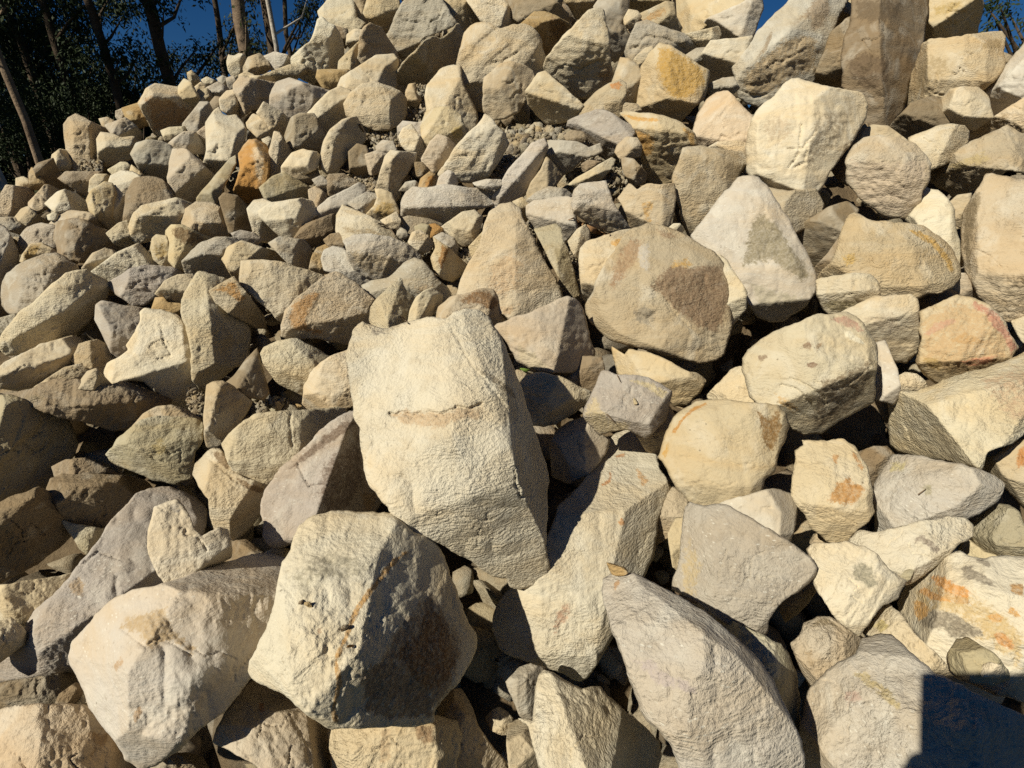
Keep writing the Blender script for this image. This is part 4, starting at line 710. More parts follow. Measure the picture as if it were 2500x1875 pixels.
# mineral stains: rock id -> list of (colour, polygon in the same units, amount); some dark patches paint shade onto faces and edges
STAINS_AND_SHADE = r"""
a8|0 0|0.327,0.189,0.086|.95|111,75 122,76 132,77 146,85 148,92 142,97 130,99 126,103 119,100 115,90
a7|0 0|0.258,0.163,0.069|.6|101,82 112,81 114,94 104,95
a33|0 0|0.404,0.206,0.060|.95|182,146 186,132 184,119 190,112 196,108 194,120 198,135 200,150 194,158 186,156
a33|0 0|0.533,0.430,0.292|.8|194,114 200,112 204,124 202,142 197,136 196,122
e7|0 450|0.361,0.232,0.077|.9|18,54 24,47 32,46 28,54 20,60
e19|0 450|0.146,0.086,0.039|1|133,34 142,33 152,37 160,43 150,48 140,45 134,40
e18|0 450|0.387,0.267,0.103|.7|117,50 128,44 130,55 122,58
e31|0 450|0.361,0.189,0.060|.8|164,82 180,74 190,88 184,92 176,84
f14|600 450|0.344,0.189,0.073|.95|33,104 36,93 45,86 54,83 57,86 50,96 46,104 48,110 58,112 60,116 48,114 38,112
f5|600 450|0.361,0.241,0.086|.8|96,20 104,12 114,14 116,26 106,28
f20|600 450|0.310,0.224,0.129|.7|130,76 146,76 150,88 134,90
f23|600 450|0.189,0.099,0.039|1|164,90 176,82 186,82 196,90 190,98 180,92 172,92
f29|600 450|0.224,0.103,0.026|1|151,47 157,50 154,58 151,66 148,60 150,54
f24|600 450|0.447,0.318,0.189|.75|190,62 205,52 214,60 210,80 196,88 186,80
f24|600 450|0.413,0.292,0.172|.7|178,88 200,94 212,92 205,102 185,98
f18|600 450|0.387,0.301,0.189|.75|80,50 92,52 108,56 124,60 112,74 92,70 82,60
f17|600 450|0.258,0.189,0.103|.6|74,30 84,34 98,34 108,40 90,40 76,38
c4|1200 0|0.224,0.172,0.112|1|62,97 72,102 84,110 92,117 88,121 80,113 70,104 62,101
c10|1200 0|0.430,0.232,0.060|.9|110,100 120,103 126,107 124,118 118,122 114,112
c10|1200 0|0.430,0.232,0.060|.9|100,88 112,90 124,91 132,92 126,94 110,93
c10|1200 0|0.430,0.258,0.086|.85|146,97 156,103 158,112 154,114 150,104
c11|1200 0|0.361,0.211,0.047|1|128,52 129,37 138,37 150,45 160,51 165,56 164,66 156,72 150,76 144,77 136,72 130,62
c13|1200 0|0.172,0.103,0.047|.95|46,12 58,18 59,25 52,32 46,28 44,18
c29|1200 0|0.430,0.189,0.060|.95|91,65 98,63 101,65 98,69 92,68
c12|1200 0|0.361,0.224,0.112|.6|82,50 92,50 93,62 84,66
c19|1200 0|0.344,0.206,0.086|.7|113,17 124,9 134,5 134,12 120,18
c30|1200 0|0.284,0.232,0.163|.5|42,80 60,84 60,92 46,92
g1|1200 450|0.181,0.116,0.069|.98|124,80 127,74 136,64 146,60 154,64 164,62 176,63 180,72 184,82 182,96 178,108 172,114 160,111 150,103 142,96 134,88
g1|1200 450|0.284,0.181,0.103|.72|90,76 98,52 108,40 118,44 112,60 102,72 92,84
g1|1200 450|0.258,0.172,0.103|.70|126,34 140,37 144,42 132,42
g1|1200 450|0.413,0.249,0.077|.78|132,72 138,62 150,56 156,62 148,72 140,80
g1|1200 450|0.224,0.189,0.138|.95|110,98 118,94 126,97 126,104 120,108 112,106
g1|1200 450|0.396,0.353,0.292|.8|112,48 122,44 122,66 114,66
g2|1200 450|0.430,0.241,0.069|.9|92,44 103,40 102,44 98,48 92,47
g4|1200 450|0.198,0.163,0.099|1|194,62 200,30 208,23 220,30 229,44 238,58 246,70 240,74 226,66 216,58 205,60
g4|1200 450|0.344,0.301,0.215|.8|200,76 240,88 230,96 205,96
g5|1200 450|0.413,0.344,0.232|.8|20,124 34,130 44,142 30,143 20,136
g10|1200 450|0.396,0.310,0.189|.8|64,20 80,24 98,28 106,36 90,38 72,28
g11|1200 450|0.396,0.241,0.086|.7|116,14 126,12 122,26 130,30 118,30
j1|1200 900|0.430,0.344,0.206|.9|72,34 80,20 84,30 92,40 108,42 106,48 84,52 74,42
j1|1200 900|0.447,0.361,0.206|.8|104,8 122,10 136,18 132,24 118,14
j6|1200 900|0.361,0.172,0.069|.85|95,67 103,65 103,68 97,69
j6|1200 900|0.361,0.172,0.069|.85|84,89 90,86 91,79 93,82 92,88 86,91
j6|1200 900|0.396,0.206,0.086|.78|97,119 101,114 103,120 100,122
j6|1200 900|0.396,0.241,0.155|.72|60,180 62,190 48,206 47,198 52,186
j6|1200 900|0.430,0.258,0.120|.7|110,74 122,86 116,92 112,82
j11|1200 900|0.172,0.090,0.026|1|205,33 215,37 222,33 224,45 218,62 211,62 208,48
j11|1200 900|0.499,0.404,0.284|1|210,44 217,44 217,50 211,50
j11|1200 900|0.361,0.172,0.043|1|139,49 145,40 155,30 166,26 166,28 154,34 147,41 142,50
j11|1200 900|0.413,0.241,0.069|.75|131,66 136,56 138,60 134,70
j13|1200 900|0.387,0.301,0.172|.75|146,150 152,130 162,150 156,180 148,172
h1|600 900|0.430,0.310,0.189|.92|112,36 124,32 140,34 158,34 164,30 182,30 180,38 164,40 150,46 142,46 132,44 120,42
h1|600 900|0.189,0.146,0.095|.72|172,-4 186,2 206,16 210,26 200,18 186,8
h1|600 900|0.258,0.215,0.163|.75|96,-31 106,-29 107,-27 98,-25
h2|600 900|0.361,0.284,0.181|.6|38,68 60,50 70,42 60,54 44,70
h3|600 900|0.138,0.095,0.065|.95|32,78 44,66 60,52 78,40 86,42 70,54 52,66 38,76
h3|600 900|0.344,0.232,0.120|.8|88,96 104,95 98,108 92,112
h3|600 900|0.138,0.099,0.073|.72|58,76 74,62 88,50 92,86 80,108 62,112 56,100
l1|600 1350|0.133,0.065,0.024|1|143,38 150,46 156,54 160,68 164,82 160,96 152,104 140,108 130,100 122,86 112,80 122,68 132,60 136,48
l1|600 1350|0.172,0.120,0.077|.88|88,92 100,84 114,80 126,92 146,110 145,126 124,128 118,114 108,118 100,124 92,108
l1|600 1350|0.396,0.224,0.077|1|122,-1 126,-1 118,6 112,12 108,18 100,28 94,36 88,44 84,52 81,60 78,68 74,76 71,84 73,92 74,102 71,112 69,122 72,131 67,131 66,122 68,110 70,100 69,92 68,82 72,72 76,64 78,56 82,46 90,34 98,24 106,13 112,6
l1|600 1350|0.275,0.241,0.172|.66|36,18 46,8 62,0 80,2 100,10 90,22 70,20 52,24 44,34
l1|600 1350|0.387,0.258,0.155|.8|55,58 59,56 59,62 55,64
l2|600 1350|0.378,0.275,0.163|.8|104,136 112,136 112,158 102,166
l2|600 1350|0.206,0.129,0.069|.95|130,132 144,134 146,144 138,150 131,142
l4|600 1350|0.378,0.206,0.103|.8|9,115 14,116 15,122 11,123
m1|0 1350|0.361,0.258,0.142|1|94,58 98,52 106,48 118,46 128,42 128,50 134,60 142,68 151,73 148,79 140,72 134,67 124,68 116,74 112,70 108,62 100,60
m1|0 1350|0.361,0.241,0.138|.85|87,88 94,78 96,84 90,92
m1|0 1350|0.361,0.241,0.138|.9|102,124 108,117 110,124 104,132
m4|0 1350|0.310,0.224,0.138|.85|52,26 60,18 66,24 64,34 56,32
m2|0 1350|0.284,0.181,0.095|.8|66,138 84,138 82,148 70,158 72,148
m6|0 1350|0.258,0.172,0.086|.7|2,34 10,34 6,38
n5|0 900|0.258,0.206,0.129|.6|20,20 36,20 32,28 20,26
n7|0 900|0.378,0.292,0.138|.7|116,58 126,52 130,66 120,66
n11|0 900|0.172,0.112,0.060|1|162,64 172,64 178,74 176,78 168,72
n11|0 900|0.198,0.129,0.069|1|182,84 192,88 202,92 207,96 198,96 186,90
n15|0 900|0.292,0.258,0.215|.6|122,108 134,104 142,108 138,112 128,110
k1|1200 1350|0.370,0.310,0.275|.75|108,82 124,82 140,94 152,98 162,110 150,108 138,104 128,102 118,92
k1|1200 1350|0.344,0.206,0.103|.9|94,24 98,20 99,24 95,30
k2|1200 1350|0.344,0.292,0.172|.7|196,76 214,90 228,104 224,110 206,92
o2|1800 900|0.344,0.172,0.052|1|69,103 74,94 76,90 84,85 88,84 87,89 95,88 98,92 97,98 92,104 84,104 78,103
o2|1800 900|0.361,0.189,0.069|.8|73,66 79,66 77,74 74,72
o2|1800 900|0.378,0.206,0.086|.8|88,62 92,66 98,76 96,79 90,70
o8|1800 900|0.232,0.206,0.146|.95|90,152 96,149 102,152 107,160 109,167 104,170 96,166 90,164
o7|1800 900|0.215,0.172,0.133|1|136,131 142,128 150,132 157,140 154,143 148,138 142,133 137,135
o5|1800 900|0.361,0.155,0.043|.95|215,70 218,62 224,58 224,75 217,76
o3|1800 900|0.284,0.249,0.163|.7|143,88 150,90 150,98 144,98
o3|1800 900|0.430,0.361,0.189|.7|118,72 132,70 128,80 118,80
o6|1800 900|0.172,0.146,0.095|.8|182,128 194,136 208,144 200,146 186,140
p4|1800 1350|0.473,0.215,0.052|1|150,18 158,17 166,23 176,26 181,32 178,36 168,34 160,30 152,25
p4|1800 1350|0.473,0.232,0.060|1|140,30 144,26 152,30 160,34 168,38 158,38 148,36
p4|1800 1350|0.447,0.241,0.069|1|136,38 142,36 149,42 148,50 140,53 137,48
p4|1800 1350|0.172,0.142,0.103|.95|146,46 150,42 160,43 170,46 178,52 190,58 192,66 180,64 176,66 168,66 160,60 146,58 136,54
p4|1800 1350|0.413,0.198,0.060|.95|196,62 204,60 212,66 216,74 210,76 200,70
p4|1800 1350|0.447,0.241,0.069|.9|191,48 200,46 206,50 204,54 196,54
p4|1800 1350|0.447,0.241,0.069|.9|210,40 216,44 220,50 214,50 209,46
p4|1800 1350|0.206,0.172,0.129|.85|176,8 186,14 196,20 200,26 188,24 174,18 172,12
p4|1800 1350|0.344,0.189,0.069|.85|210,24 221,24 221,34 212,30
p4|1800 1350|0.206,0.172,0.129|.8|186,2 196,8 194,12 184,6
p3|1800 1350|0.387,0.310,0.138|.7|102,56 110,50 120,56 112,62
p2|1800 1350|0.232,0.181,0.112|.8|60,52 70,50 78,56 86,60 80,58 70,56 56,58
p2|1800 1350|0.292,0.215,0.129|.6|52,76 58,74 60,88 54,88
p1|1800 1350|0.361,0.284,0.146|.75|88,92 100,92 116,104 126,116 124,122 110,112 96,100
p1|1800 1350|0.378,0.267,0.206|.7|82,108 94,104 98,114 86,118
d1|1800 0|0.241,0.181,0.116|.9|20,36 24,26 27,24 27,28 22,40 14,46
d1|1800 0|0.258,0.189,0.120|.95|54,8 58,0 70,-4 72,8 66,22 58,24 56,14 44,18
d1|1800 0|0.344,0.249,0.138|.85|6,56 20,44 38,30 52,26 62,30 60,54 42,60 26,72 10,74 4,66
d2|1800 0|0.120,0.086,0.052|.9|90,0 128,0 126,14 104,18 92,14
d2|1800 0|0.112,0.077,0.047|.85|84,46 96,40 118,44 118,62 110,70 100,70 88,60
d5|1800 0|0.292,0.206,0.103|.8|186,36 194,30 205,30 204,38 192,38
d5|1800 0|0.310,0.232,0.129|.7|138,50 150,42 162,44 164,54 150,66 136,72
d4|1800 0|0.361,0.258,0.103|.7|150,4 176,0 170,8 154,14
d12|1800 0|0.396,0.310,0.206|.7|20,96 30,88 40,92 44,104 34,110 24,110
d12|1800 0|0.284,0.224,0.146|.6|60,88 74,84 88,88 84,104 70,118 58,130 50,126 56,106
d10|1800 0|0.430,0.344,0.249|.8|86,124 104,124 120,126 136,122 148,124 146,140 141,158 130,167 110,164 98,154 86,142
d7|1800 0|0.275,0.198,0.112|.6|190,98 205,88 212,84 208,94 196,102
d8|1800 0|0.378,0.292,0.146|.7|160,128 190,116 196,124 170,132
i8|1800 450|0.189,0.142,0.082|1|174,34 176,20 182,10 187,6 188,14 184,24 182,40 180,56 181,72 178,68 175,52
i2|1800 450|0.430,0.258,0.069|.85|130,34 142,36 154,44 164,56 168,68 164,68 158,56 148,46 138,40
i2|1800 450|0.430,0.284,0.095|.7|80,56 90,52 94,60 84,64
i5|1800 450|0.232,0.189,0.103|.8|66,92 78,88 92,90 92,95 80,99 70,98
i7|1800 450|0.344,0.155,0.103|.9|182,90 194,95 204,104 210,114 216,126 211,131 204,118 196,110 190,100 182,96
i7|1800 450|0.396,0.232,0.146|.9|142,116 152,106 166,102 172,106 160,112 148,118 143,116
i7|1800 450|0.378,0.232,0.103|.82|160,120 176,112 188,118 196,122 184,126 168,124
i7|1800 450|0.378,0.155,0.086|.75|168,136 184,132 206,130 196,138 178,142
i7|1800 450|0.310,0.206,0.077|.8|142,134 152,132 160,138 156,144 146,140
i12|1800 450|0.189,0.120,0.073|.95|50,123 55,121 58,124 56,128 51,127
i12|1800 450|0.206,0.138,0.077|.85|60,124 66,121 66,124 61,129
i12|1800 450|0.189,0.120,0.077|1|53,138 59,137 62,139 59,142 54,141
i12|1800 450|0.206,0.146,0.095|.9|15,132 24,131 24,134 18,137
i12|1800 450|0.344,0.206,0.146|.85|72,104 84,101 92,106 98,114 90,112 80,108
i12|1800 450|0.568,0.507,0.378|.9|80,112 88,114 96,120 100,124 92,122 84,118
i12|1800 450|0.396,0.258,0.112|.7|28,160 40,166 48,174 44,178 32,170
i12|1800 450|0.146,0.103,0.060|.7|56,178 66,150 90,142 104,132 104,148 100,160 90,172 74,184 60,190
i6|1800 450|0.361,0.292,0.206|.6|96,104 120,98 130,110 118,118 104,112
i14|1800 450|0.430,0.301,0.189|.6|185,150 215,140 240,150 240,180 215,185
b25|600 0|0.310,0.267,0.206|.9|68,98 76,93 86,93 90,102 88,106 76,104 68,102
b19|600 0|0.396,0.292,0.112|.8|158,100 167,96 168,106 160,108
b35|600 0|0.310,0.232,0.146|.7|112,120 128,122 118,140 114,150 108,142 112,130
b40|600 0|0.344,0.172,0.052|.9|140,136 146,135 144,143 138,144
g14|1200 450|0.249,0.198,0.112|.9|46,46 58,52 64,72 66,84 60,78 50,62
f35|600 450|0.327,0.258,0.172|.8|121,24 134,22 150,22 154,28 146,28 128,27
i7|1800 450|0.404,0.275,0.146|.72|142,104 168,90 196,98 212,118 208,134 170,146 144,138
p4|1800 1350|0.430,0.310,0.146|.68|138,32 152,18 180,30 200,44 221,60 221,92 196,70 152,56 138,50
p4|1800 1350|0.396,0.232,0.086|.74|150,24 166,26 180,34 186,42 170,42 154,36
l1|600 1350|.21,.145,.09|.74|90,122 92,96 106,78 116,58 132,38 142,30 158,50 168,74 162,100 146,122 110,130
"""
GROOVES = r"""
h1|600 900|8|4.5|112,35 120,33 128,36 140,33 150,35 162,30 172,30 182,27
h1|600 900|7|2.5|214,68 209,76 207,84 210,92 213,100 221,98
h1|600 900|4|2.5|160,-30 172,-6 186,10 200,28 208,44
h1|600 900|3|1.5|190,110 180,126 178,138
h1|600 900|2.5|1.5|134,42 128,56 120,70
h1|600 900|3|2|140,118 150,110 162,112 176,118 190,116
l1|600 1350|1.35|1.5|30,24 36,34 44,38 52,42
l1|600 1350|1.35|1.5|36,100 34,112 44,122
l1|600 1350|1.8|2.5|98,40 94,54 90,66 84,76
l1|600 1350|1.35|2|116,54 112,64 120,68
l1|600 1350|1.8|2|48,126 70,124 84,118 92,122
m1|0 1350|3|3.5|94,58 104,66 112,72 122,66 134,70 146,78
m1|0 1350|3|1.2|134,30 137,38 136,42
m1|0 1350|2.5|1.5|206,60 196,76 186,88 178,100
m1|0 1350|3|2|150,74 160,80 170,76 182,82
j6|1200 900|4|2|127,124 120,128 118,136 112,144
j6|1200 900|3|2|112,78 110,88 116,94 122,90
j6|1200 900|2.5|1.5|66,178 60,190 50,200
j11|1200 900|3|1.5|150,56 160,54 170,57 182,54 192,58
j11|1200 900|3|1.5|140,70 152,68 164,72 176,69 190,74 202,72
j11|1200 900|3|1.5|152,88 164,86 176,90 190,87
j11|1200 900|2.5|1.2|160,42 172,40 184,43 196,41
i2|1800 450|2.5|1.5|104,36 106,48 112,58 118,66 116,76
i2|1800 450|2.5|1.5|140,36 150,44 158,54 162,66
i2|1800 450|2.5|1.5|96,40 100,52 106,62
i2|1800 450|2.5|2|120,78 134,74 150,76 164,72
i12|1800 450|6|3|34,155 46,158 56,168 62,178
i12|1800 450|5|2.5|42,150 56,156 66,164 70,174
i12|1800 450|4|2.5|60,152 76,158 92,150 104,140
i12|1800 450|4|2|30,168 42,172 54,180
i14|1800 450|4|2|130,186 134,196 142,204
i14|1800 450|4|2|246,178 230,186 214,192 202,194
o2|1800 900|3|1.5|70,112 84,108 96,112
o2|1800 900|3|1.5|52,108 66,116 80,114 92,120
o3|1800 900|2.5|1.5|108,118 130,116 150,112 170,108
c33|1200 0|4|1.2|180,120 181,130 178,140
g1|1200 450|4|2|130,82 140,96 152,110 168,118 180,120
g1|1200 450|2.5|2|100,60 92,74 84,92
g1|1200 450|5|5|112,100 120,104 126,100
g5|1200 450|3|2|12,124 22,130 34,134 46,142
d10|1800 0|1.8|2|90,126 104,128 118,124 134,130 146,128
d10|1800 0|1.8|2|94,140 108,138 122,142 138,138
d10|1800 0|1.5|2|104,152 118,150 134,156
d1|1800 0|4|2|22,52 34,46 44,40 52,30
d1|1800 0|4|2.5|4,70 12,74 22,72
d8|1800 0|3|2|152,138 170,132 190,128 204,120
i6|1800 450|3|2|98,108 112,104 126,106 134,100
i7|1800 450|3|2|146,142 164,140 184,134 206,128
i8|1800 450|3|2|184,50 196,56 206,66
e30|0 450|4|2|164,100 176,110 184,124
e10|0 450|3|2|30,116 50,106 66,98
n5|0 900|4|3|30,24 50,30 70,30
n5|0 900|4|2|104,12 106,20 102,26
h2|600 900|5|3|34,34 35,44 33,54 36,60
p4|1800 1350|3|2|148,22 158,28 168,34
p1|1800 1350|4|2|66,98 76,100 84,112 86,128 85,140
k1|1200 1350|2|2|206,128 214,116 222,120
n11|0 900|5|3|160,68 172,78 184,88 198,94
c12|1200 0|4|2|46,60 56,50 70,54 84,46
c20|1200 0|4|2|108,38 120,28 136,30 150,38
c30|1200 0|3|2|34,62 40,70 50,72
f24|600 450|4|3|212,28 222,40 228,54 234,64
f14|600 450|3|2|36,112 56,108 80,110
"""
U = 700 / 221.2


def parse_pts(s, tx, ty):
    return np.array([[tx + float(a) * U, ty + float(b_) * U] for a, b_ in (w.split(",") for w in s.split())])


def densify(poly, n, rough, seed, cut=0.09):
    p = poly
    for _ in range(1):
        a = p; b_ = np.roll(p, -1, 0)
        p = np.stack([a * (1 - cut) + b_ * cut, a * cut + b_ * (1 - cut)], 1).reshape(-1, 2)
    q = np.vstack([p, p[:1]])
    s = np.concatenate([[0], np.cumsum(np.hypot(*np.diff(q, axis=0).T))])
    t = np.linspace(0, s[-1], n + 1)[:-1]
    out = np.stack([np.interp(t, s, q[:, 0]), np.interp(t, s, q[:, 1])], 1)
    tan = np.roll(out, -1, 0) - np.roll(out, 1, 0)
    nrm = np.stack([tan[:, 1], -tan[:, 0]], 1); nrm /= np.linalg.norm(nrm, axis=1)[:, None] + 1e-9
    p3 = np.concatenate([out / 30.0, np.full((n, 1), seed * 3.7)], 1)
    w = fbm(p3, 4, seed & 63) * rough
    return out + nrm * w[:, None], s[-1]


def simplify(poly, tol):
    """drop corners that stand out less than tol, keeping the broken-stone angles"""
    p = [tuple(v) for v in poly]
    while len(p) > 5:
        best, bi = 1e9, -1
        for i in range(len(p)):
            a, b_, c = p[i - 1], p[i], p[(i + 1) % len(p)]
            L = math.hypot(c[0] - a[0], c[1] - a[1]) + 1e-9
            h = abs((c[0] - a[0]) * (b_[1] - a[1]) - (c[1] - a[1]) * (b_[0] - a[0])) / L
            if h < best: best, bi = h, i
        if best > tol: break
        p.pop(bi)
    q = np.array(p); A0, A1 = area_of(poly), area_of(q); c = q.mean(0)
    return c + (q - c) * min(1.13, (1.06 if A0 < 11000 else 1.015) * math.sqrt(A0 / max(A1, 1e-6)))


def in_poly(px, py, poly):
    c = np.zeros(len(px), bool)
    x0, y0 = poly[-1]
    for x1, y1 in poly:
        m = ((y1 > py) != (y0 > py))
        with np.errstate(divide='ignore', invalid='ignore'):
            xx = (x0 - x1) * (py - y1) / (y0 - y1 + 1e-12) + x1
        c ^= m & (px < xx)
        x0, y0 = x1, y1
    return c


def poly_soft(px, py, poly, soft):
    """0..1 mask, fading over `soft` pixels outside and inside the border"""
    ins = in_poly(px, py, poly)
    a = poly; b_ = np.roll(poly, -1, 0)
    best = np.full(len(px), 1e9)
    for (x0, y0), (x1, y1) in zip(a, b_):
        dx, dy = x1 - x0, y1 - y0
        t = np.clip(((px - x0) * dx + (py - y0) * dy) / (dx * dx + dy * dy + 1e-9), 0, 1)
        best = np.minimum(best, np.hypot(px - x0 - t * dx, py - y0 - t * dy))
    sd = np.where(ins, best, -best)
    return np.clip(.5 + sd / (2 * soft), 0, 1)


def area_of(p):
    x, y = p[:, 0], p[:, 1]
    return abs(np.sum(x * np.roll(y, -1) - y * np.roll(x, -1))) / 2


def area_signed(p):
    x, y = p[:, 0], p[:, 1]
    return np.sum(x * np.roll(y, -1) - y * np.roll(x, -1)) / 2


def centroid(p):
    x, y = p[:, 0], p[:, 1]; x1, y1 = np.roll(x, -1), np.roll(y, -1)
    c = x * y1 - x1 * y; A = c.sum() / 2
    return np.array([((x + x1) * c).sum(), ((y + y1) * c).sum()]) / (6 * A)


stains_and_shade = {}  # mineral and dirt colour, plus shade painted on a few faces
for ln in STAINS_AND_SHADE.strip().splitlines():
    if not ln.strip(): continue
    rid, tile, col, amt, pts = ln.split("|")
    tx, ty = map(float, tile.split())
    stains_and_shade.setdefault(rid, []).append((tuple(float(v) for v in col.split(",")), float(amt), parse_pts(pts, tx, ty)))

grooves = {}
for ln in GROOVES.strip().splitlines():
    rid, tile, dep, wid, pts = ln.split("|")
    tx, ty = map(float, tile.split())
    grooves.setdefault(rid, []).append((float(dep), float(wid), parse_pts(pts, tx, ty)))


def groove(px, py, line, dep, wid, seed):
    """V-shaped crack along a line with a wandering course, in photograph pixels"""
    w = vnoise(np.c_[px / 22, py / 22, np.full(len(px), seed)], 51) * 6 + vnoise(np.c_[px / 8, py / 8, np.full(len(px), seed)], 52) * 2.5
    qx, qy = px + w, py + w * .6
    best = np.full(len(px), 1e9); side = np.zeros(len(px))
    for (x0, y0), (x1, y1) in zip(line[:-1], line[1:]):
        dx, dy = x1 - x0, y1 - y0
        t = np.clip(((qx - x0) * dx + (qy - y0) * dy) / (dx * dx + dy * dy + 1e-9), 0, 1)
        d = np.hypot(qx - x0 - t * dx, qy - y0 - t * dy)
        m = d < best
        best = np.where(m, d, best); side = np.where(m, np.sign(dx * (qy - y0) - dy * (qx - x0)), side)
    v = np.maximum(0, 1 - best / (wid * 1.6))
    lip = np.maximum(0, 1 - best / (wid * 9)) ** 2 * side * .5     # one lip stands a little higher
    return -dep * v - dep * lip * .25


N_TRI = 0
ROCK_INFO = []


def make_rock(rid, tone, up, poly, facets, label, seed):
    global N_TRI
    TX, TY = tx, ty
    A = area_of(poly); Rp = math.sqrt(A / math.pi)
    cen = centroid(poly)
    g_ = poly - cen
    poly = cen + g_ * (1 + 3.0 / (np.hypot(g_[:, 0], g_[:, 1])[:, None] + 1))
    rr = np.random.default_rng(seed + 11)
    per0 = np.hypot(*(poly - np.roll(poly, 1, 0)).T).sum()
    poly = simplify(poly, (.13 if Rp < 34 else .09 if Rp < 60 else .03 if Rp < 85 else .010) * Rp)
    n = int(np.clip(per0 / 3.9, 36, 480))
    out, per = densify(poly, n, min(.05 * Rp, 5.0) * 1.1, seed, .02 if Rp < 60 else .05)
    # even triangulation of the outline's inside
    sp = 3.0 if Rp < 30 else 3.7
    lo_, hi_ = out.min(0), out.max(0)
    gx, gy = np.meshgrid(np.arange(lo_[0], hi_[0], sp), np.arange(lo_[1], hi_[1], sp * .866))
    gx = gx + (np.arange(gx.shape[0]) % 2)[:, None] * sp * .5
    G = np.c_[gx.ravel(), gy.ravel()] + rr.uniform(-.22, .22, (gx.size, 2)) * sp
    G = G[in_poly(G[:, 0], G[:, 1], out)]
    near = np.empty(len(G))
    for i in range(0, len(G), 4000):
        near[i:i+4000] = ((G[i:i+4000, None, :] - out[None]) ** 2).sum(-1).min(1)
    G = G[near > (sp * .62) ** 2]
    allp = np.vstack([out, G])
    vv, _e, ff, ov, _oe, _of = delaunay_2d_cdt([Vector((float(x), float(y))) for x, y in allp], [(i, (i + 1) % n) for i in range(n)], [], 1, 1e-4)
    P = np.array([v[:] for v in vv])
    rim = np.full(n, -1)
    for i, src in enumerate(ov):
        for k_ in src:
            if k_ < n: rim[k_] = i
    if (rim < 0).any():
        rim = np.array([int(((P - o_) ** 2).sum(1).argmin()) for o_ in out])
    tri = np.array([list(f) for f in ff])
    tp = P[tri]; ar = (tp[:, 1, 0] - tp[:, 0, 0]) * (tp[:, 2, 1] - tp[:, 0, 1]) - (tp[:, 2, 0] - tp[:, 0, 0]) * (tp[:, 1, 1] - tp[:, 0, 1])
    tri = tri[np.abs(ar) > 1e-6]; ar = ar[np.abs(ar) > 1e-6]
    tri[ar > 0] = tri[ar > 0][:, ::-1]            # face the camera (picture y runs down)
    u = (P - cen) / Rp
    oc = (out - cen) / Rp
    # distance to outline
    dist = np.empty(len(u)); st = 4000
    for i in range(0, len(u), st):
        d2 = ((u[i:i+st, None, :] - oc[None]) ** 2).sum(-1)
        dist[i:i+st] = np.sqrt(d2.min(1))
    dist[rim] = 0
    # narrowness
    inr = dist.max()
    T = .50 * min(1.0, inr * 1.25)
    H = np.full(len(u), T) + u @ rr.normal(0, .05, 2)
    planes = []
    for f in facets:
        if len(f) == 5:                      # ridge through two points, falling away on its right-hand side
            q0 = (np.array([TX + f[0] * U, TY + f[1] * U]) - cen) / Rp; q1 = (np.array([TX + f[2] * U, TY + f[3] * U]) - cen) / Rp
            dd_ = q1 - q0; dv = np.array([-dd_[1], dd_[0]]); dv /= np.linalg.norm(dv)
            planes.append((dv, float(q0 @ dv), f[4], False))
        else:
            a, p, sl = f
            planes.append((np.array([math.cos(R_(a)), math.sin(R_(a))]), p, sl, True))
    if not facets:
        a_ = R_(rr.uniform(15, 115)); planes.append((np.array([math.cos(a_), math.sin(a_)]), rr.uniform(-.05, .35), rr.uniform(.55, 1.1), True))
    a0 = rr.uniform(0, 360)
    nq = 3 if Rp < 45 else 4 if Rp < 75 else 6
    for q_ in range(nq):
        a_ = R_(a0 + q_ * 360 / nq + rr.uniform(-25, 25)); sl_ = rr.choice([.4, .7, 1.0, 1.5]) * rr.uniform(.85, 1.15) * (.6 if facets and len(facets[0]) == 5 else 1)
        planes.append((np.array([math.cos(a_), math.sin(a_)]), rr.uniform(.38, .92) if not facets or len(facets[0]) != 5 else rr.uniform(.80, .96), sl_, True))
    for dv, p, sl, rel in planes:
        ext = (oc @ dv).max() if rel else 1.0
        pl = T - sl * (u @ dv - p * ext)
        k = .008
        hh = np.clip(.5 + .5 * (pl - H) / k, 0, 1)
        H = pl * (1 - hh) + H * hh - k * hh * (1 - hh)
    # broken faces: lower envelope of planes tangent to a low dome
    ns = int(np.clip(Rp / 5.5, 7, 26))
    sd = rr.uniform(-1, 1, (ns, 2)) * (np.abs(oc).max(0) + .05)
    cc = rr.uniform(.05, .10) if Rp < 60 else rr.uniform(.08, .16); of = rr.normal(0, .045 if Rp < 60 else .028, ns)
    warp = np.stack([vnoise(np.c_[u * 2.2, np.full(len(u), seed)], 5), vnoise(np.c_[u * 2.2, np.full(len(u), seed + .5)], 9)], 1) * .07
    uw = u + warp
    mini = np.full(len(u), 9.0)
    for q_ in range(ns):
        pl = cc * (sd[q_] ** 2).sum() - 2 * cc * (uw @ sd[q_]) + of[q_]
        k = .006
        hh = np.clip(.5 + .5 * (pl - mini) / k, 0, 1)
        mini = pl * (1 - hh) + mini * hh - k * hh * (1 - hh)
    H += mini
    # relief of the break
    q3 = np.c_[u, H * 1.2]
    H += .022 * fbm(q3 * 1.6 + seed, 2, 11) + .012 * (np.abs(vnoise(q3 * 4.2 + seed, 21)) * 2 - 1)
    bed = rr.uniform(0, math.pi); bfr = rr.uniform(1.5, 3.2)
    bx = u @ np.array([math.cos(bed), math.sin(bed)]); by = u @ np.array([-math.sin(bed), math.cos(bed)])
    led = fbm(np.c_[bx * .5, by * bfr, H * 2.5] * 1.7 + seed, 3, 31)
    la = rr.choice([.002, .004, .008]) * (.4 if Rp > 130 else 1)
    H += la * np.tanh(led * 30) + la * .6 * np.tanh((led - .22) * 40)
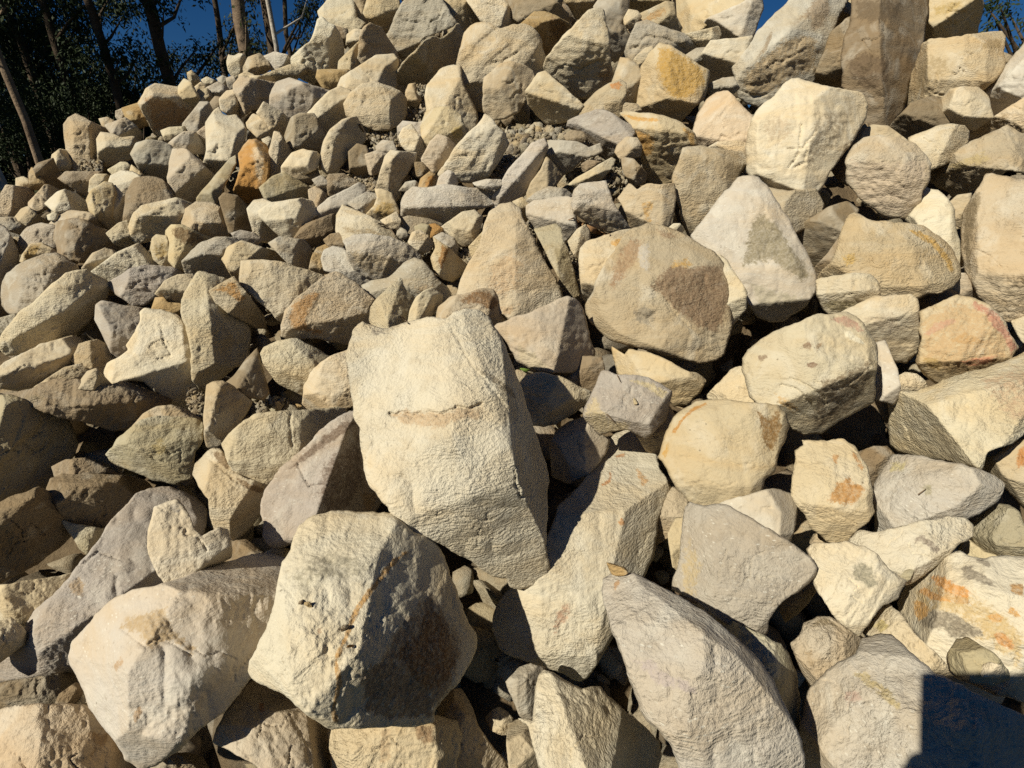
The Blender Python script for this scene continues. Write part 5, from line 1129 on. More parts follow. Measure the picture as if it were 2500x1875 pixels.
    # micro relief in absolute pixels: creased, rougher in patches
    rp_ = np.clip(.7 + 1.2 * vnoise(np.c_[u * 1.5 + 7, np.full(len(u), seed * .7)], 13), .2, 1.8)
    pz = np.c_[P, H * Rp]
    cr = (.5 - np.abs(vnoise(pz / 19.0, 41))) + .6 * (.5 - np.abs(vnoise(pz / 10.0, 42))) + .25 * vnoise(pz / 8.0, 43)
    H += rp_ * (1.6 / Rp) * cr
    for dep, wid, line in grooves.get(rid, ()):
        H += groove(P[:, 0], P[:, 1], line, dep, wid, seed) / Rp
    if Rp > 26 and rid not in grooves:
        for q_ in range(rr.integers(1, 4)):
            a_ = rr.uniform(0, 6.28); c_ = cen + rr.uniform(-.45, .45, 2) * Rp; L_ = rr.uniform(.25, .8) * Rp
            d_ = np.array([math.cos(a_), math.sin(a_)]); n_ = np.array([-d_[1], d_[0]])
            line = np.array([c_ + d_ * L_ * t_ + n_ * rr.normal(0, .10) * Rp for t_ in (-.5, -.2, .15, .5)])
            H += groove(P[:, 0], P[:, 1], line, min(5.0, .035 * Rp + 1), rr.uniform(1.2, 2.4), seed + q_ * .3) / Rp
    # crusts, dirt and patches of painted shade are rough
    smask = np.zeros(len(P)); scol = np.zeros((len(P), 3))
    for col, amt, pl in stains_and_shade.get(rid, ()):
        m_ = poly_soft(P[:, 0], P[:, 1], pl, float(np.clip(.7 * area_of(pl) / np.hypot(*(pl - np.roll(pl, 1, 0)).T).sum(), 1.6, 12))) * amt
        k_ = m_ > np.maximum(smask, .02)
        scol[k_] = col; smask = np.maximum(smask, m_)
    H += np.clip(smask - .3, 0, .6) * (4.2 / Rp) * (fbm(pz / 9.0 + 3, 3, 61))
    # worn edge
    re_ = .032 + .06 * vnoise(np.c_[u * 1.8, np.full(len(u), seed * 1.1)], 3)
    re_ = np.clip(re_, .012, .10) * min(1, inr * 1.5)
    x_ = np.clip(dist / re_, 0, 1)
    H -= re_ * 1.1 * (1 - np.sqrt(1 - (1 - x_) ** 2 * .999))
    # placement
    z0 = float(depth_on_heap(cen[0], cen[1]))
    Rm = Rp / FPX * z0
    z0 -= up * .026 + .02
    dc = ray(cen[0], cen[1])
    vdir = dc / np.linalg.norm(dc)
    wgt = .42 if Rp < 120 else .5
    nn = wgt * NS - (1 - wgt) * vdir + rr.normal(0, .07 if len(facets) and len(facets[0]) == 5 else .14, 3)
    nn /= np.linalg.norm(nn)
    anchor = CAM + dc * z0
    D = ray(P[:, 0], P[:, 1])
    t = ((anchor - CAM) @ nn) / (D @ nn)
    t = np.clip(t, z0 - 1.3 * Rm, z0 + 1.3 * Rm)
    Vf = CAM + D * (t - H * Rm)[:, None]
    # back half
    nb = 7
    sb = np.linspace(1, 0, nb + 2)[1:-1]
    Bk = []
    Dout = D[rim]; tout = t[rim] - H[rim] * Rm
    Dc = dc; tc_ = float(((anchor - CAM) @ nn) / (dc @ nn))
    thick = min(1, inr * 1.5)
    for x in sb:
        dd = Dc + x * (Dout - Dc); tt = np.maximum(tout, tc_ + .66 * Rm * thick - 9) * 0 + tout
        lump = 1 + .18 * vnoise(np.c_[out / Rp * 2, np.full(n, x * 3 + seed)], 7)
        w_ = max(0, 1 - x ** 3.0) ** .6
        tb = np.maximum(tc_ + .60 * Rm * thick * lump, tout + .2 * Rm * thick)
        Bk.append(CAM + dd * (tt + w_ * (tb - tt))[:, None])
    Vb = np.vstack(Bk + [(CAM + Dc * (tc_ + .72 * Rm * thick))[None]])
    V = np.vstack([Vf, Vb])
    F3 = [tri]
    Q = []
    rings = [rim] + [len(Vf) + j * n + np.arange(n) for j in range(nb)]
    ccw = area_signed(out) > 0
    for a, b_ in zip(rings[:-1], rings[1:]):
        a2, b2 = np.roll(a, -1), np.roll(b_, -1)
        Q.append(np.stack([a, a2, b2, b_] if ccw else [a, b_, b2, a2], 1))
    last = len(V) - 1
    r_l = rings[-1]; r_l2 = np.roll(r_l, -1)
    F3.append(np.stack([r_l, r_l2, np.full(n, last)] if ccw else [r_l, np.full(n, last), r_l2], 1))
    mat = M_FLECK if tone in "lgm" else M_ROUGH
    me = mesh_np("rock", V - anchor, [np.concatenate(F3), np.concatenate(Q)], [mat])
    N_TRI += len(np.concatenate(F3)) + 2 * len(np.concatenate(Q))
    rgba = np.zeros((len(V), 4), np.float32)
    rgba[:len(P), :3] = scol
    rgba[:len(P), 3] = smask
    at = me.color_attributes.new("stain", 'FLOAT_COLOR', 'POINT')
    at.data.foreach_set("color", rgba.ravel())
    o = link("rock", me, None, anchor)
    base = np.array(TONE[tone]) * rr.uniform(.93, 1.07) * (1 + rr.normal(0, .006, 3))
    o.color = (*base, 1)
    tag(o, label, "rock", "quarried rocks tipped in one heap")
    ROCK_INFO.append((cen, Rp, z0, Rm))
    return o


tx = ty = 0.
seed = 0
for ln in ROCKS.strip().splitlines():
    if ln.startswith("@"):
        _, tx, ty = ln.split(); tx, ty = float(tx), float(ty)
        continue
    head, pts, fac, label = ln.split("|")
    rid, tone, up = head.split()
    seed += 1
    fs = [tuple(float(v) for v in f.split(",")) for f in fac.split()] if fac.strip() else []
    make_rock(rid, tone, float(up), parse_pts(pts, tx, ty), fs, label.strip(), seed)
print("rock tris", file=__import__("sys").stderr); print("rock tris", N_TRI, "rocks", seed)

# ------------------------------------------------------------------ loose small stones (uncountable)
def ico(level):
    import bmesh
    bm = bmesh.new(); bmesh.ops.create_icosphere(bm, subdivisions=level, radius=1)
    V = np.array([v.co[:] for v in bm.verts]); F = np.array([[v.index for v in f.verts] for f in bm.faces])
    bm.free(); return V, F


def stone_variants(level, k, seed):
    r = np.random.default_rng(seed); V0, F0 = ico(level); out = []
    for _ in range(k):
        V = V0 * 1.25
        for _ in range(15):
            nn = r.normal(size=3); nn /= np.linalg.norm(nn); d = r.uniform(.42, .80)
            V = V - np.maximum(0, V @ nn - d)[:, None] * nn
        V = V * r.uniform(.42, 1.3, 3)
        V = V + (V0 * .05) * fbm(V * 3 + r.uniform(0, 9), 2, 3)[:, None]
        out.append(V)
    return out, F0


def rand_rot(r):
    q = r.normal(size=4); q /= np.linalg.norm(q); w, x, y, z = q
    return np.array([[1-2*(y*y+z*z), 2*(x*y-z*w), 2*(x*z+y*w)], [2*(x*y+z*w), 1-2*(x*x+z*z), 2*(y*z-x*w)], [2*(x*z-y*w), 2*(y*z+x*w), 1-2*(x*x+y*y)]])


def scatter(name, items, level, mat, label, seed=1):
    r = np.random.default_rng(seed)
    vars_, F0 = stone_variants(level, 14, seed)
    Vs, Fs, C = [], [], []; off = 0
    tones = [TONE[k] for k in "ccptgdky"]
    for pos, size in items:
        V = vars_[r.integers(14)] @ rand_rot(r).T * size + pos
        Vs.append(V); Fs.append(F0 + off); off += len(V)
        c = np.array(tones[r.integers(len(tones))]) * r.uniform(.6, .95)
        C.append(np.tile([*c, 1.0], (len(V), 1)))
    me = mesh_np(name, np.vstack(Vs), np.vstack(Fs), [mat], smooth=False)
    at = me.color_attributes.new("tint", 'FLOAT_COLOR', 'POINT'); at.data.foreach_set("color", np.vstack(C).astype(np.float32).ravel())
    o = link(name, me); tag(o, label, "stones", kind="stuff")
    return o


def tinted_material():
    m, nt, b = nodes_of("loose_stone")
    tc = N(nt, "ShaderNodeTexCoord"); at = N(nt, "ShaderNodeAttribute", attribute_name="tint")
    n1 = noise(nt, tc.outputs["Object"], 30, 5, .7); n2 = noise(nt, tc.outputs["Object"], 9, 3)
    c = mix(nt, mrange(nt, n1, .45, .75, 0, .7), at.outputs["Color"], mix(nt, 1.0, at.outputs["Color"], (.6, .53, .45), 'MULTIPLY'))
    c = mix(nt, mrange(nt, n2, .5, .7, 0, .6), c, mix(nt, 1.0, at.outputs["Color"], (1.05, .85, .62), 'MULTIPLY'))
    nt.links.new(c, b.inputs["Base Color"])
    h = noise(nt, tc.outputs["Object"], 90, 6, .7)
    bp = N(nt, "ShaderNodeBump"); bp.inputs["Distance"].default_value = .012; nt.links.new(h, bp.inputs["Height"]); nt.links.new(bp.outputs[0], b.inputs["Normal"])
    return m


M_LOOSE = tinted_material()
items = []
r_ = np.random.default_rng(3)
tries = 0
while len(items) < 5600 and tries < 60000:
    tries += 1
    az = r_.uniform(-1.15, 1.2); rc = float(crest_r(az))
    rad = rc * math.sqrt(r_.uniform(.015, 1.35))
    x, y = rad * math.sin(az), rad * math.cos(az)
    if rad < .3: continue
    size = .035 + .105 * r_.random() ** 1.4
    up_there = rad > 1.9 and r_.random() < .6
    if up_there: size = .018 + .06 * r_.random() ** 1.5
    if rad > rc * .93: size *= .75
    z = float(mound_z(x, y, r_.uniform(.10, .24) if up_there and rad < rc else r_.uniform(.28, .42) if rad < rc else .2))
    items.append((np.array([x, y, z]), size))
scatter("small_stones", items, 2, M_LOOSE, "small broken stones filling the gaps deep between the rocks", 5)

# gravel and crumbs in the hollows
GRAVEL = r"""
600 0|420|.006|.016|.05|88,94 104,98 120,100 122,112 112,116 100,112 92,106
600 0|160|.006|.018|.06|126,64 140,66 140,94 124,92 122,80
600 0|260|.006|.020|.07|90,116 108,112 118,118 104,134 92,136 80,134
600 0|300|.006|.014|.05|84,134 104,134 104,146 92,150 84,142
600 0|260|.008|.026|.08|190,100 212,104 220,118 212,140 196,142 188,136 192,120
1200 0|420|.008|.030|.08|14,98 58,96 60,108 46,110 30,112 14,130 2,138 0,120
1200 0|300|.006|.022|.06|40,100 60,104 84,112 98,122 90,132 66,134 58,140 46,118
1200 0|300|.008|.020|.09|60,130 100,126 108,146 90,150 80,152 60,146
600 450|420|.006|.020|.06|119,28 152,30 152,46 134,56 122,46 116,32
600 450|260|.008|.020|.07|150,30 182,28 180,50 168,60 160,48
600 450|160|.006|.016|.05|158,44 174,52 172,66 164,58
1200 450|160|.006|.016|.06|0,20 28,22 34,40 18,30
1200 450|200|.006|.018|.08|56,44 74,44 72,84 64,84
0 900|200|.006|.014|.03|42,76 52,71 66,70 82,77 96,84 80,85 66,84 48,84
0 900|150|.006|.014|.02|146,14 158,18 158,38 148,34 144,26
0 900|150|.008|.02|.07|196,22 222,24 222,36 200,36
0 0|300|.006|.016|.03|56,112 78,118 80,132 60,132
"""
bpy.context.view_layer.update()
DG0 = bpy.context.evaluated_depsgraph_get()
items = []
for ln in GRAVEL.strip().splitlines():
    tile, cnt, smin, smax, sink, pts = ln.split("|")
    tx, ty = map(float, tile.split()); pl = parse_pts(pts, tx, ty)
    lo, hi = pl.min(0), pl.max(0); k = 0; guard = 0
    while k < int(cnt) and guard < 20000:
        guard += 1
        p = r_.uniform(lo, hi)
        if not in_poly(np.array([p[0]]), np.array([p[1]]), pl)[0]: continue
        sz = r_.uniform(float(smin), float(smax)) * (.5 + r_.random() ** 2)
        if float(sink) < 0:                      # crumbs lying on a rock
            d_ = ray(p[0], p[1]); dn_ = d_ / np.linalg.norm(d_)
            ok, loc, nor, *_ = scene.ray_cast(DG0, Vector(CAM + dn_ * .05), Vector(dn_))
            if ok: items.append((np.array(loc) - dn_ * sz * .3, sz))
            k += 1; continue
        z0 = float(depth_on_heap(p[0], p[1])) + float(sink) + r_.uniform(-.01, .012)
        items.append((CAM + ray(p[0], p[1]) * z0, sz)); k += 1
scatter("gravel", items, 1, M_LOOSE, "loose gravel and crumbs in the hollows between the rocks", 9)

# ------------------------------------------------------------------ forest behind the heap
M_LEAF = plain_material("gum_leaves", (.034, .046, .018), (.018, .028, .010), 1.2, rough=.6)
M_LEAF2 = plain_material("olive_leaves", (.052, .058, .022), (.028, .036, .014), 1.2, rough=.6)
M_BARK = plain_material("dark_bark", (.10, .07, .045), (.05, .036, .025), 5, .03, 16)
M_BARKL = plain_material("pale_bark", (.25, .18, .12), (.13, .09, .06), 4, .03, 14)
M_BARKW = plain_material("white_bark", (.52, .47, .40), (.32, .27, .22), 4, .02, 14)


def az_of(px):
    d = ray(px, 446.0); return math.atan2(d[0], d[1])


def tube(pts, rad, seg=8, seed=0, lump=.10):
    """tapered limb along points; returns V, F"""
    pts = np.array(pts, float); n = len(pts)
    V = []
    for k in range(n):
        t = pts[min(k + 1, n - 1)] - pts[max(k - 1, 0)]; t /= np.linalg.norm(t) + 1e-9
        a = np.cross(t, [0.3, 1, .1]); a /= np.linalg.norm(a); b_ = np.cross(t, a)
        for j in range(seg):
            an = 2 * math.pi * j / seg
            rr = rad[k] * (1 + lump * math.sin(an * 3 + k * .7 + seed) + lump * .6 * math.sin(an * 2 - k * 1.3))
            V.append(pts[k] + rr * (math.cos(an) * a + math.sin(an) * b_))
    F = [[k * seg + j, k * seg + (j + 1) % seg, (k + 1) * seg + (j + 1) % seg, (k + 1) * seg + j] for k in range(n - 1) for j in range(seg)]
    return np.array(V), np.array(F)


def leaves_mesh(clumps, per, size, r):
    """clumps: list of (centre, radius); drooping narrow leaves in small sprays"""
    Vs = []
    for c, rad in clumps:
        k = max(60, int(3.6 * per * (rad / .8) ** 2))
        nsp = max(10, k // 16)
        d = r.normal(size=(nsp, 3)); d /= np.linalg.norm(d, axis=1)[:, None]
        sp = c + d * rad * (r.random((nsp, 1)) ** .5) * np.array([1, 1, .72])
        pick = r.integers(0, nsp, k)
        pos = sp[pick] + r.normal(0, .13, (k, 3)) * (rad ** .5)
        ax = r.normal(size=(k, 3)) * np.array([.7, .7, .5]) + np.array([0, 0, -.7]); ax /= np.linalg.norm(ax, axis=1)[:, None]
        sd = np.cross(ax, r.normal(size=(k, 3))); sd /= np.linalg.norm(sd, axis=1)[:, None]
        L = size * .72 * r.uniform(.6, 1.4, (k, 1)); W = L * .36
        Vs.append(np.stack([pos, pos + ax * L * .45 + sd * W * .5, pos + ax * L, pos + ax * L * .45 - sd * W * .5], 1).reshape(-1, 3))
    V = np.vstack(Vs)
    return V, np.arange(len(V)).reshape(-1, 4)


def gum_tree(px, dist, wid, height, lean, bark, leafmat, label, clumps, top=7, per=150, leaf=.17, seed=0, fork=None, name="gum_tree"):
    r = np.random.default_rng(seed + 100)
    az = az_of(px) if px is not None else 0
    if isinstance(dist, tuple):
        base = np.array([dist[0], dist[1], 0.0]); dd = math.hypot(*dist)
    else:
        base = np.array([dist * math.sin(az), dist * math.cos(az), 0.0]); dd = dist
    base[2] = ground_z(base[0], base[1]) - .1
    root = bpy.data.objects.new(name, None); COL.objects.link(root); root.location = base
    tag(root, label, "tree", "trees of the forest behind the heap")
    side = np.array([math.cos(az), -math.sin(az), 0])
    n = 16
    tt = np.linspace(0, 1, n)
    wob = np.cumsum(r.normal(0, .05, (n, 3)), 0) * np.array([1, 1, 0]) * (height / 14); wob -= wob[0]
    ctr = tt[:, None] * np.array([0, 0, height]) + side * (lean * tt * height)[:, None] + wob
    rad = wid / 2 * (1 - .62 * tt) * (1 + .5 * np.exp(-tt * 30))
    V, F = tube(ctr, rad, 12, seed, .05)
    link("trunk", mesh_np("trunk", V, F, [bark]), root)
    cl = []
    for c in clumps:
        cx, cy, rp = c[:3]; dz = r.uniform(-1.2, 1.2)
        dr = ray(cx, cy); hd = np.hypot(dr[0], dr[1])
        p = CAM + dr * ((dd + dz) / hd) - base
        cl.append((p, rp / FPX * (dd + dz) * .9))
    for _ in range(top):
        h_ = height * r.uniform(.55, 1.02)
        a = r.uniform(0, 6.28); q = r.uniform(.4, height * .17)
        cl.append((np.array([math.cos(a) * q, math.sin(a) * q, h_]) + side * lean * h_, r.uniform(.8, 1.5) * height / 15))
    # limbs to each clump
    for i, (p, rd) in enumerate(cl):
        h0 = np.clip(p[2] - np.hypot(p[0], p[1]) * .7 - .4, height * .12, height * .93)
        k = h0 / height * (n - 1); a0 = int(k); f = k - a0
        s0 = ctr[a0] * (1 - f) + ctr[min(a0 + 1, n - 1)] * f
        mid = (s0 + p) / 2 + np.array([0, 0, -.12]) * np.linalg.norm(p - s0) + r.normal(0, .12, 3)
        L_ = np.linalg.norm(p - s0)
        if L_ < .5: continue
        pts = [s0, s0 * .6 + mid * .4, mid, mid * .4 + p * .6, p]
        r0 = min(wid * .22, .035 + L_ * .014)
        V, F = tube(pts, [r0, r0 * .85, r0 * .65, r0 * .45, r0 * .2], 6, i, .05)
        link("limb", mesh_np("limb", V, F, [bark]), root)
    V, F = leaves_mesh(cl, per, leaf, r)
    link("crown", mesh_np("crown", V, F, [leafmat], smooth=False), root)
    return root


# trees whose trunks can be told apart (pixel of the foot, distance, trunk width, height, lean)
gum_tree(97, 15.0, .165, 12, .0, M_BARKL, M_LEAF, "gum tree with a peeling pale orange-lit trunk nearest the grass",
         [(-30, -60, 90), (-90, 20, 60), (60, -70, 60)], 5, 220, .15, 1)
gum_tree(470, 19.0, .36, 17, -.035, M_BARK, M_LEAF, "thick dark gum trunk with a forked limb against the blue sky",
         [(400, 20, 45), (380, 150, 40), (480, 120, 45), (520, 160, 40), (400, 200, 40), (455, -40, 60), (540, 100, 28), (360, -30, 50)], 7, 110, .17, 2)
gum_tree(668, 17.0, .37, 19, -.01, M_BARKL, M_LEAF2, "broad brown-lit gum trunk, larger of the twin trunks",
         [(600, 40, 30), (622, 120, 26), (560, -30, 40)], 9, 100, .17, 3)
gum_tree(703, 17.6, .27, 18, .0, M_BARK, M_LEAF2, "darker slimmer gum trunk, right-hand one of the twin trunks",
         [(735, 60, 22), (745, 20, 24)], 8, 150, .17, 4)
gum_tree(717, 15.0, .13, 16, -.01, M_BARKW, M_LEAF2, "thin white gum trunk standing alone against the sky",
         [(760, -40, 40)], 6, 120, .17, 5)
gum_tree(352, 20.0, .26, 14, -.03, M_BARK, M_LEAF, "slim dark leaning gum tree before the tall strip of sky",
         [(300, 40, 45), (340, 130, 28), (290, 140, 50), (330, 220, 40), (270, -10, 50)], 6, 190, .17, 6)
gum_tree(255, 24.0, .26, 15, -.06, M_BARK, M_LEAF, "slender dark gum tree leaning in the middle of the forest",
         [(190, 60, 50), (230, 150, 55), (250, 230, 50), (180, 220, 50), (220, 0, 55)], 6, 210, .18, 7)
gum_tree(755, 24.0, .22, 15, .0, M_BARK, M_LEAF2, "leafy dark gum tree right beside the rocky skyline step",
         [(740, 40, 30), (752, 100, 28), (770, 10, 30), (735, 130, 25)], 6, 200, .17, 8)
gum_tree(595, 23.0, .24, 15, .02, M_BARK, M_LEAF2, "small-crowned gum tree between the forked trunk and the twin trunks",
         [(575, 60, 30), (590, 110, 34), (560, 130, 30), (620, 90, 24), (610, -20, 36)], 6, 190, .17, 9)
gum_tree(15, 17.0, .16, 9, -.05, M_BARKW, M_LEAF, "thin white sapling at the edge of the forest by the grass",
         [(-20, 240, 50), (30, 200, 40), (0, 150, 50)], 3, 200, .15, 10)
gum_tree(160, 28.0, .30, 16, .0, M_BARK, M_LEAF, "dark gum tree deep in the forest behind the pale orange-lit trunk",
         [(120, 80, 60), (160, 170, 60), (110, 250, 60), (190, 300, 50), (150, 0, 70)], 7, 230, .19, 11)
gum_tree(60, 30.0, .30, 16, .0, M_BARK, M_LEAF, "bushy gum tree filling the corner of the forest",
         [(50, 100, 70), (20, 200, 70), (90, 200, 60), (40, 300, 60), (-40, 60, 80), (0, 0, 80)], 7, 230, .19, 12)
gum_tree(2465, 14.0, .22, 13, .03, M_BARK, M_LEAF, "gum tree showing dark leaf clumps beyond the far end of the heap",
         [(2440, 10, 24), (2465, 35, 16), (2430, 50, 14), (2412, 20, 14), (2500, 130, 26), (2475, 165, 22), (2520, 60, 30)], 5, 330, .12, 13)

# the wood behind reads as one dark mass
def far_wood():
    r = np.random.default_rng(77); cl = []
    for _ in range(165):
        px = r.uniform(-260, 660); az = az_of(px); d = r.uniform(31, 46)
        top = 7.5 if px < 330 else (3.0 if px < 560 else 2.2)
        b_ = np.array([d * math.sin(az), d * math.cos(az), 0.0]); gz = ground_z(b_[0], b_[1])
        b_[2] = gz + r.uniform(.3, top) ; cl.append((b_, r.uniform(1.1, 1.9)))
    V, F = leaves_mesh(cl, 58, .34, r)
    tag(link("forest", mesh_np("forest", V, F, [M_LEAF], smooth=False)), "dark mass of the far wood behind the nearer gum trees", kind="stuff")


far_wood()

# low bushes between the trees
def bush(px, dist, clumps, label, seed, mat=M_LEAF):
    r = np.random.default_rng(seed)
    az = az_of(px); base = np.array([dist * math.sin(az), dist * math.cos(az), 0.0]); base[2] = ground_z(base[0], base[1])
    root = bpy.data.objects.new("bush", None); COL.objects.link(root); root.location = base
    tag(root, label, "bush", "bushes under the trees")
    cl = []
    for cx, cy, rp in clumps:
        dr = ray(cx, cy); hd = np.hypot(dr[0], dr[1]); dz = r.uniform(-.8, .8)
        cl.append((CAM + dr * ((dist + dz) / hd) - base, rp / FPX * (dist + dz)))
    for i, (p, rd) in enumerate(cl):
        V, F = tube([[0, 0, -.1], p * .5 + r.normal(0, .1, 3), p], [.05, .035, .012], 5, i)
        link("stem", mesh_np("stem", V, F, [M_BARK]), root)
    V, F = leaves_mesh(cl, 210, .15, r)
    link("crown", mesh_np("crown", V, F, [mat], smooth=False), root)


bush(40, 21, [(20, 330, 50), (70, 350, 45), (-30, 340, 60), (50, 270, 50)], "dark bush behind the thin white sapling", 31)
bush(150, 22, [(130, 320, 50), (170, 280, 50), (190, 340, 45), (120, 250, 45)], "dark bush just behind the pale orange-lit trunk", 32)
bush(240, 21, [(230, 260, 40), (270, 240, 45), (250, 300, 40), (210, 210, 40)], "rounded bush above the stump-like skyline rock", 33)
bush(330, 22, [(310, 200, 40), (350, 200, 30), (300, 250, 40), (330, 160, 30)], "bush behind the orange-stained skyline boulder", 34)
bush(430, 23, [(410, 180, 35), (450, 190, 30), (500, 170, 35), (420, 140, 30)], "pale olive bush behind the forked trunk", 35, M_LEAF2)
bush(560, 24, [(540, 140, 30), (580, 130, 25), (610, 140, 25), (640, 125, 22)], "low bush under the twin trunks", 36, M_LEAF2)

# the forest goes on outside the frame: unseen trees added sunward to shade it
for i, (x, y) in enumerate([(-19, 9), (-23, 4), (-27, 11), (-21, -3), (-28, 0), (-24, 16), (-31, 7)]):
    t_ = gum_tree(None, (x, y), .4, 17, .0, M_BARK, M_LEAF, "tall gum tree out of frame, added to shade the forest edge", [], 16, 18, .7, 50 + i)

# grass by the forest edge
def grass():
    r = np.random.default_rng(5); n = 9000
    az = r.uniform(az_of(-200), az_of(150), n); d = r.uniform(6.5, 22, n)
    p = np.stack([d * np.sin(az), d * np.cos(az), np.zeros(n)], 1); p[:, 2] = ground_z(p[:, 0], p[:, 1]) + .12 * fbm(np.c_[p[:, 0], p[:, 1], 0 * p[:, 0]] * .25, 3, 5) * np.clip((d - 4) / 6, 0, 1) - .01
    h = r.uniform(.05, .16, (n, 1)); a = r.uniform(0, 6.28, n); s_ = np.stack([np.cos(a), np.sin(a), 0 * a], 1) * .008
    tip = p + np.array([0, 0, 1]) * h + r.normal(0, .03, (n, 3)) * np.array([1, 1, 0])
    V = np.stack([p - s_, p + s_, tip], 1).reshape(-1, 3)
    tag(link("grass", mesh_np("grass", V, np.arange(3 * n).reshape(-1, 3), [plain_material("grass_blades", (.055, .085, .02), (.09, .09, .03), .8)], smooth=False)), "short green grass between the heap and the forest", kind="stuff")


grass()

# ------------------------------------------------------------------ small things lying on the rocks
bpy.context.view_layer.update()
DG = bpy.context.evaluated_depsgraph_get()


def hit(tx, ty, u, v):
    px, py = tx + u * U, ty + v * U
    d = ray(px, py); dn = d / np.linalg.norm(d)
    ok, loc, nor, *_ = scene.ray_cast(DG, Vector(CAM + dn * .05), Vector(dn))
    if not ok: return CAM + d * float(depth_on_heap(px, py)), -dn
    return np.array(loc), np.array(nor)


def ribbon(name, pts, widths, curl, mat, label, cat, lift=.004, group=None):
    """a dry leaf: curved strip with thickness, following surface points"""
    P_ = []
    for k, p in enumerate(pts):
        loc, nor = hit(*p); P_.append(loc + nor * (lift + curl * math.sin(math.pi * k / (len(pts) - 1))))
    P_ = np.array(P_); n = len(P_)
    V = []
    for k in range(n):
        t = P_[min(k+1, n-1)] - P_[max(k-1, 0)]; t /= np.linalg.norm(t)
        vd = (CAM - P_[k]); vd /= np.linalg.norm(vd)
        s_ = np.cross(t, vd); s_ /= np.linalg.norm(s_)
        w = widths[k] / 2
        for q, z in ((-1, .35), (0, 0), (1, .35)):
            V.append(P_[k] + s_ * w * q + vd * w * z)
        for q, z in ((1, .35), (0, 0), (-1, .35)):
            V.append(P_[k] + s_ * w * q + vd * (w * z - .0012))
    F = [[k*6 + j, k*6 + (j+1) % 6, (k+1)*6 + (j+1) % 6, (k+1)*6 + j] for k in range(n-1) for j in range(6)]
    o = link(name, mesh_np(name, np.array(V), np.array(F), [mat])); tag(o, label, cat, group)
    return o


def twig(pts, rad, label, mat, lift=.006, name="twig"):
    P_ = []
    for p in pts:
        loc, nor = hit(*p); P_.append(loc + nor * lift)
    V, F = tube(P_, [rad * (1 - .6 * k / (len(P_) - 1)) for k in range(len(P_))], 6, 1, .15)
    o = link(name, mesh_np(name, V, F, [mat])); tag(o, label, "twig", "twigs and stalks caught in the rocks")


M_DRY = plain_material("dry_leaf_brown", (.30, .17, .08), (.20, .11, .05), 40, rough=.6)
M_TWIG = plain_material("twig_grey_brown", (.20, .14, .09), (.11, .08, .05), 60)
M_GREEN = plain_material("fresh_leaf", (.20, .27, .06), (.13, .20, .04), 60, rough=.5)
ribbon("dry_leaf", [(1200, 450, 59, 28), (1200, 450, 63, 27), (1200, 450, 68, 27.5), (1200, 450, 74, 30), (1200, 450, 80, 33.5), (1200, 450, 86, 37), (1200, 450, 91, 39.5)],
       [.002, .006, .012, .018, .019, .015, .008], .012, M_DRY, "long curved brown gum leaf beside the lilac rippled rock", "leaf")
ribbon("green_leaf", [(1200, 900, 21, .5), (1200, 900, 23.5, 1.6), (1200, 900, 26, 2.4), (1200, 900, 28.5, 1.2)], [.003, .011, .012, .003], .004, M_GREEN,
       "small green leaf in the dark gap beside the giant boulder", "leaf", .01)
twig([(600, 450, 102, 31), (600, 450, 107, 32), (600, 450, 111, 35), (600, 450, 114, 39), (600, 450, 115, 42)], .0035, "bent twig lying over the dusty cream rock", M_TWIG)
twig([(600, 450, 119, 102), (600, 450, 122, 105), (600, 450, 126, 108.5)], .0035, "short dark stick between the small upright stones and the giant boulder", M_TWIG)
twig([(600, 0, 87, 96), (600, 0, 90, 101), (600, 0, 94, 107)], .006, "dark stick wedged beside the flat-topped cream block", M_TWIG)
twig([(1200, 900, 97, 6), (1200, 900, 99, 9), (1200, 900, 99.6, 11.5)], .0014, "tiny forked stalk on the lilac speckled block", M_TWIG)
twig([(1200, 900, 90, 35.5), (1200, 900, 93, 38.5), (1200, 900, 95.5, 40.5)], .0022, "thin stalk with a seed at the front edge of the lilac speckled block", M_TWIG)
twig([(1800, 900, 140, 97), (1800, 900, 144, 93.5), (1800, 900, 147, 92)], .0014, "dry weed stem lying on the pale lilac oval slab", M_TWIG)
twig([(1200, 1350, 141, 30), (1200, 1350, 148, 33), (1200, 1350, 156, 36.5), (1200, 1350, 160, 38)], .005, "earthy stick along the upper edge of the long smooth lilac slab", M_TWIG)

# single pebbles that stand out
def pebble(tile, uv, size, tone, label, name="pebble", squash=(1, .8, .7), seed=1, cat="pebble"):
    loc, nor = hit(*tile, *uv)
    vs_, F0 = stone_variants(3, 1, seed)
    V = vs_[0] * np.array(squash) * size
    me = mesh_np(name, V @ rand_rot(np.random.default_rng(seed)).T, F0, [M_ROUGH])
    at = me.color_attributes.new("stain", 'FLOAT_COLOR', 'POINT'); at.data.foreach_set("color", np.zeros(4 * len(V), np.float32))
    o = link(name, me, None, loc + nor * size * .5); o.color = (*TONE[tone], 1)
    tag(o, label, cat, "pebbles resting on larger rocks")


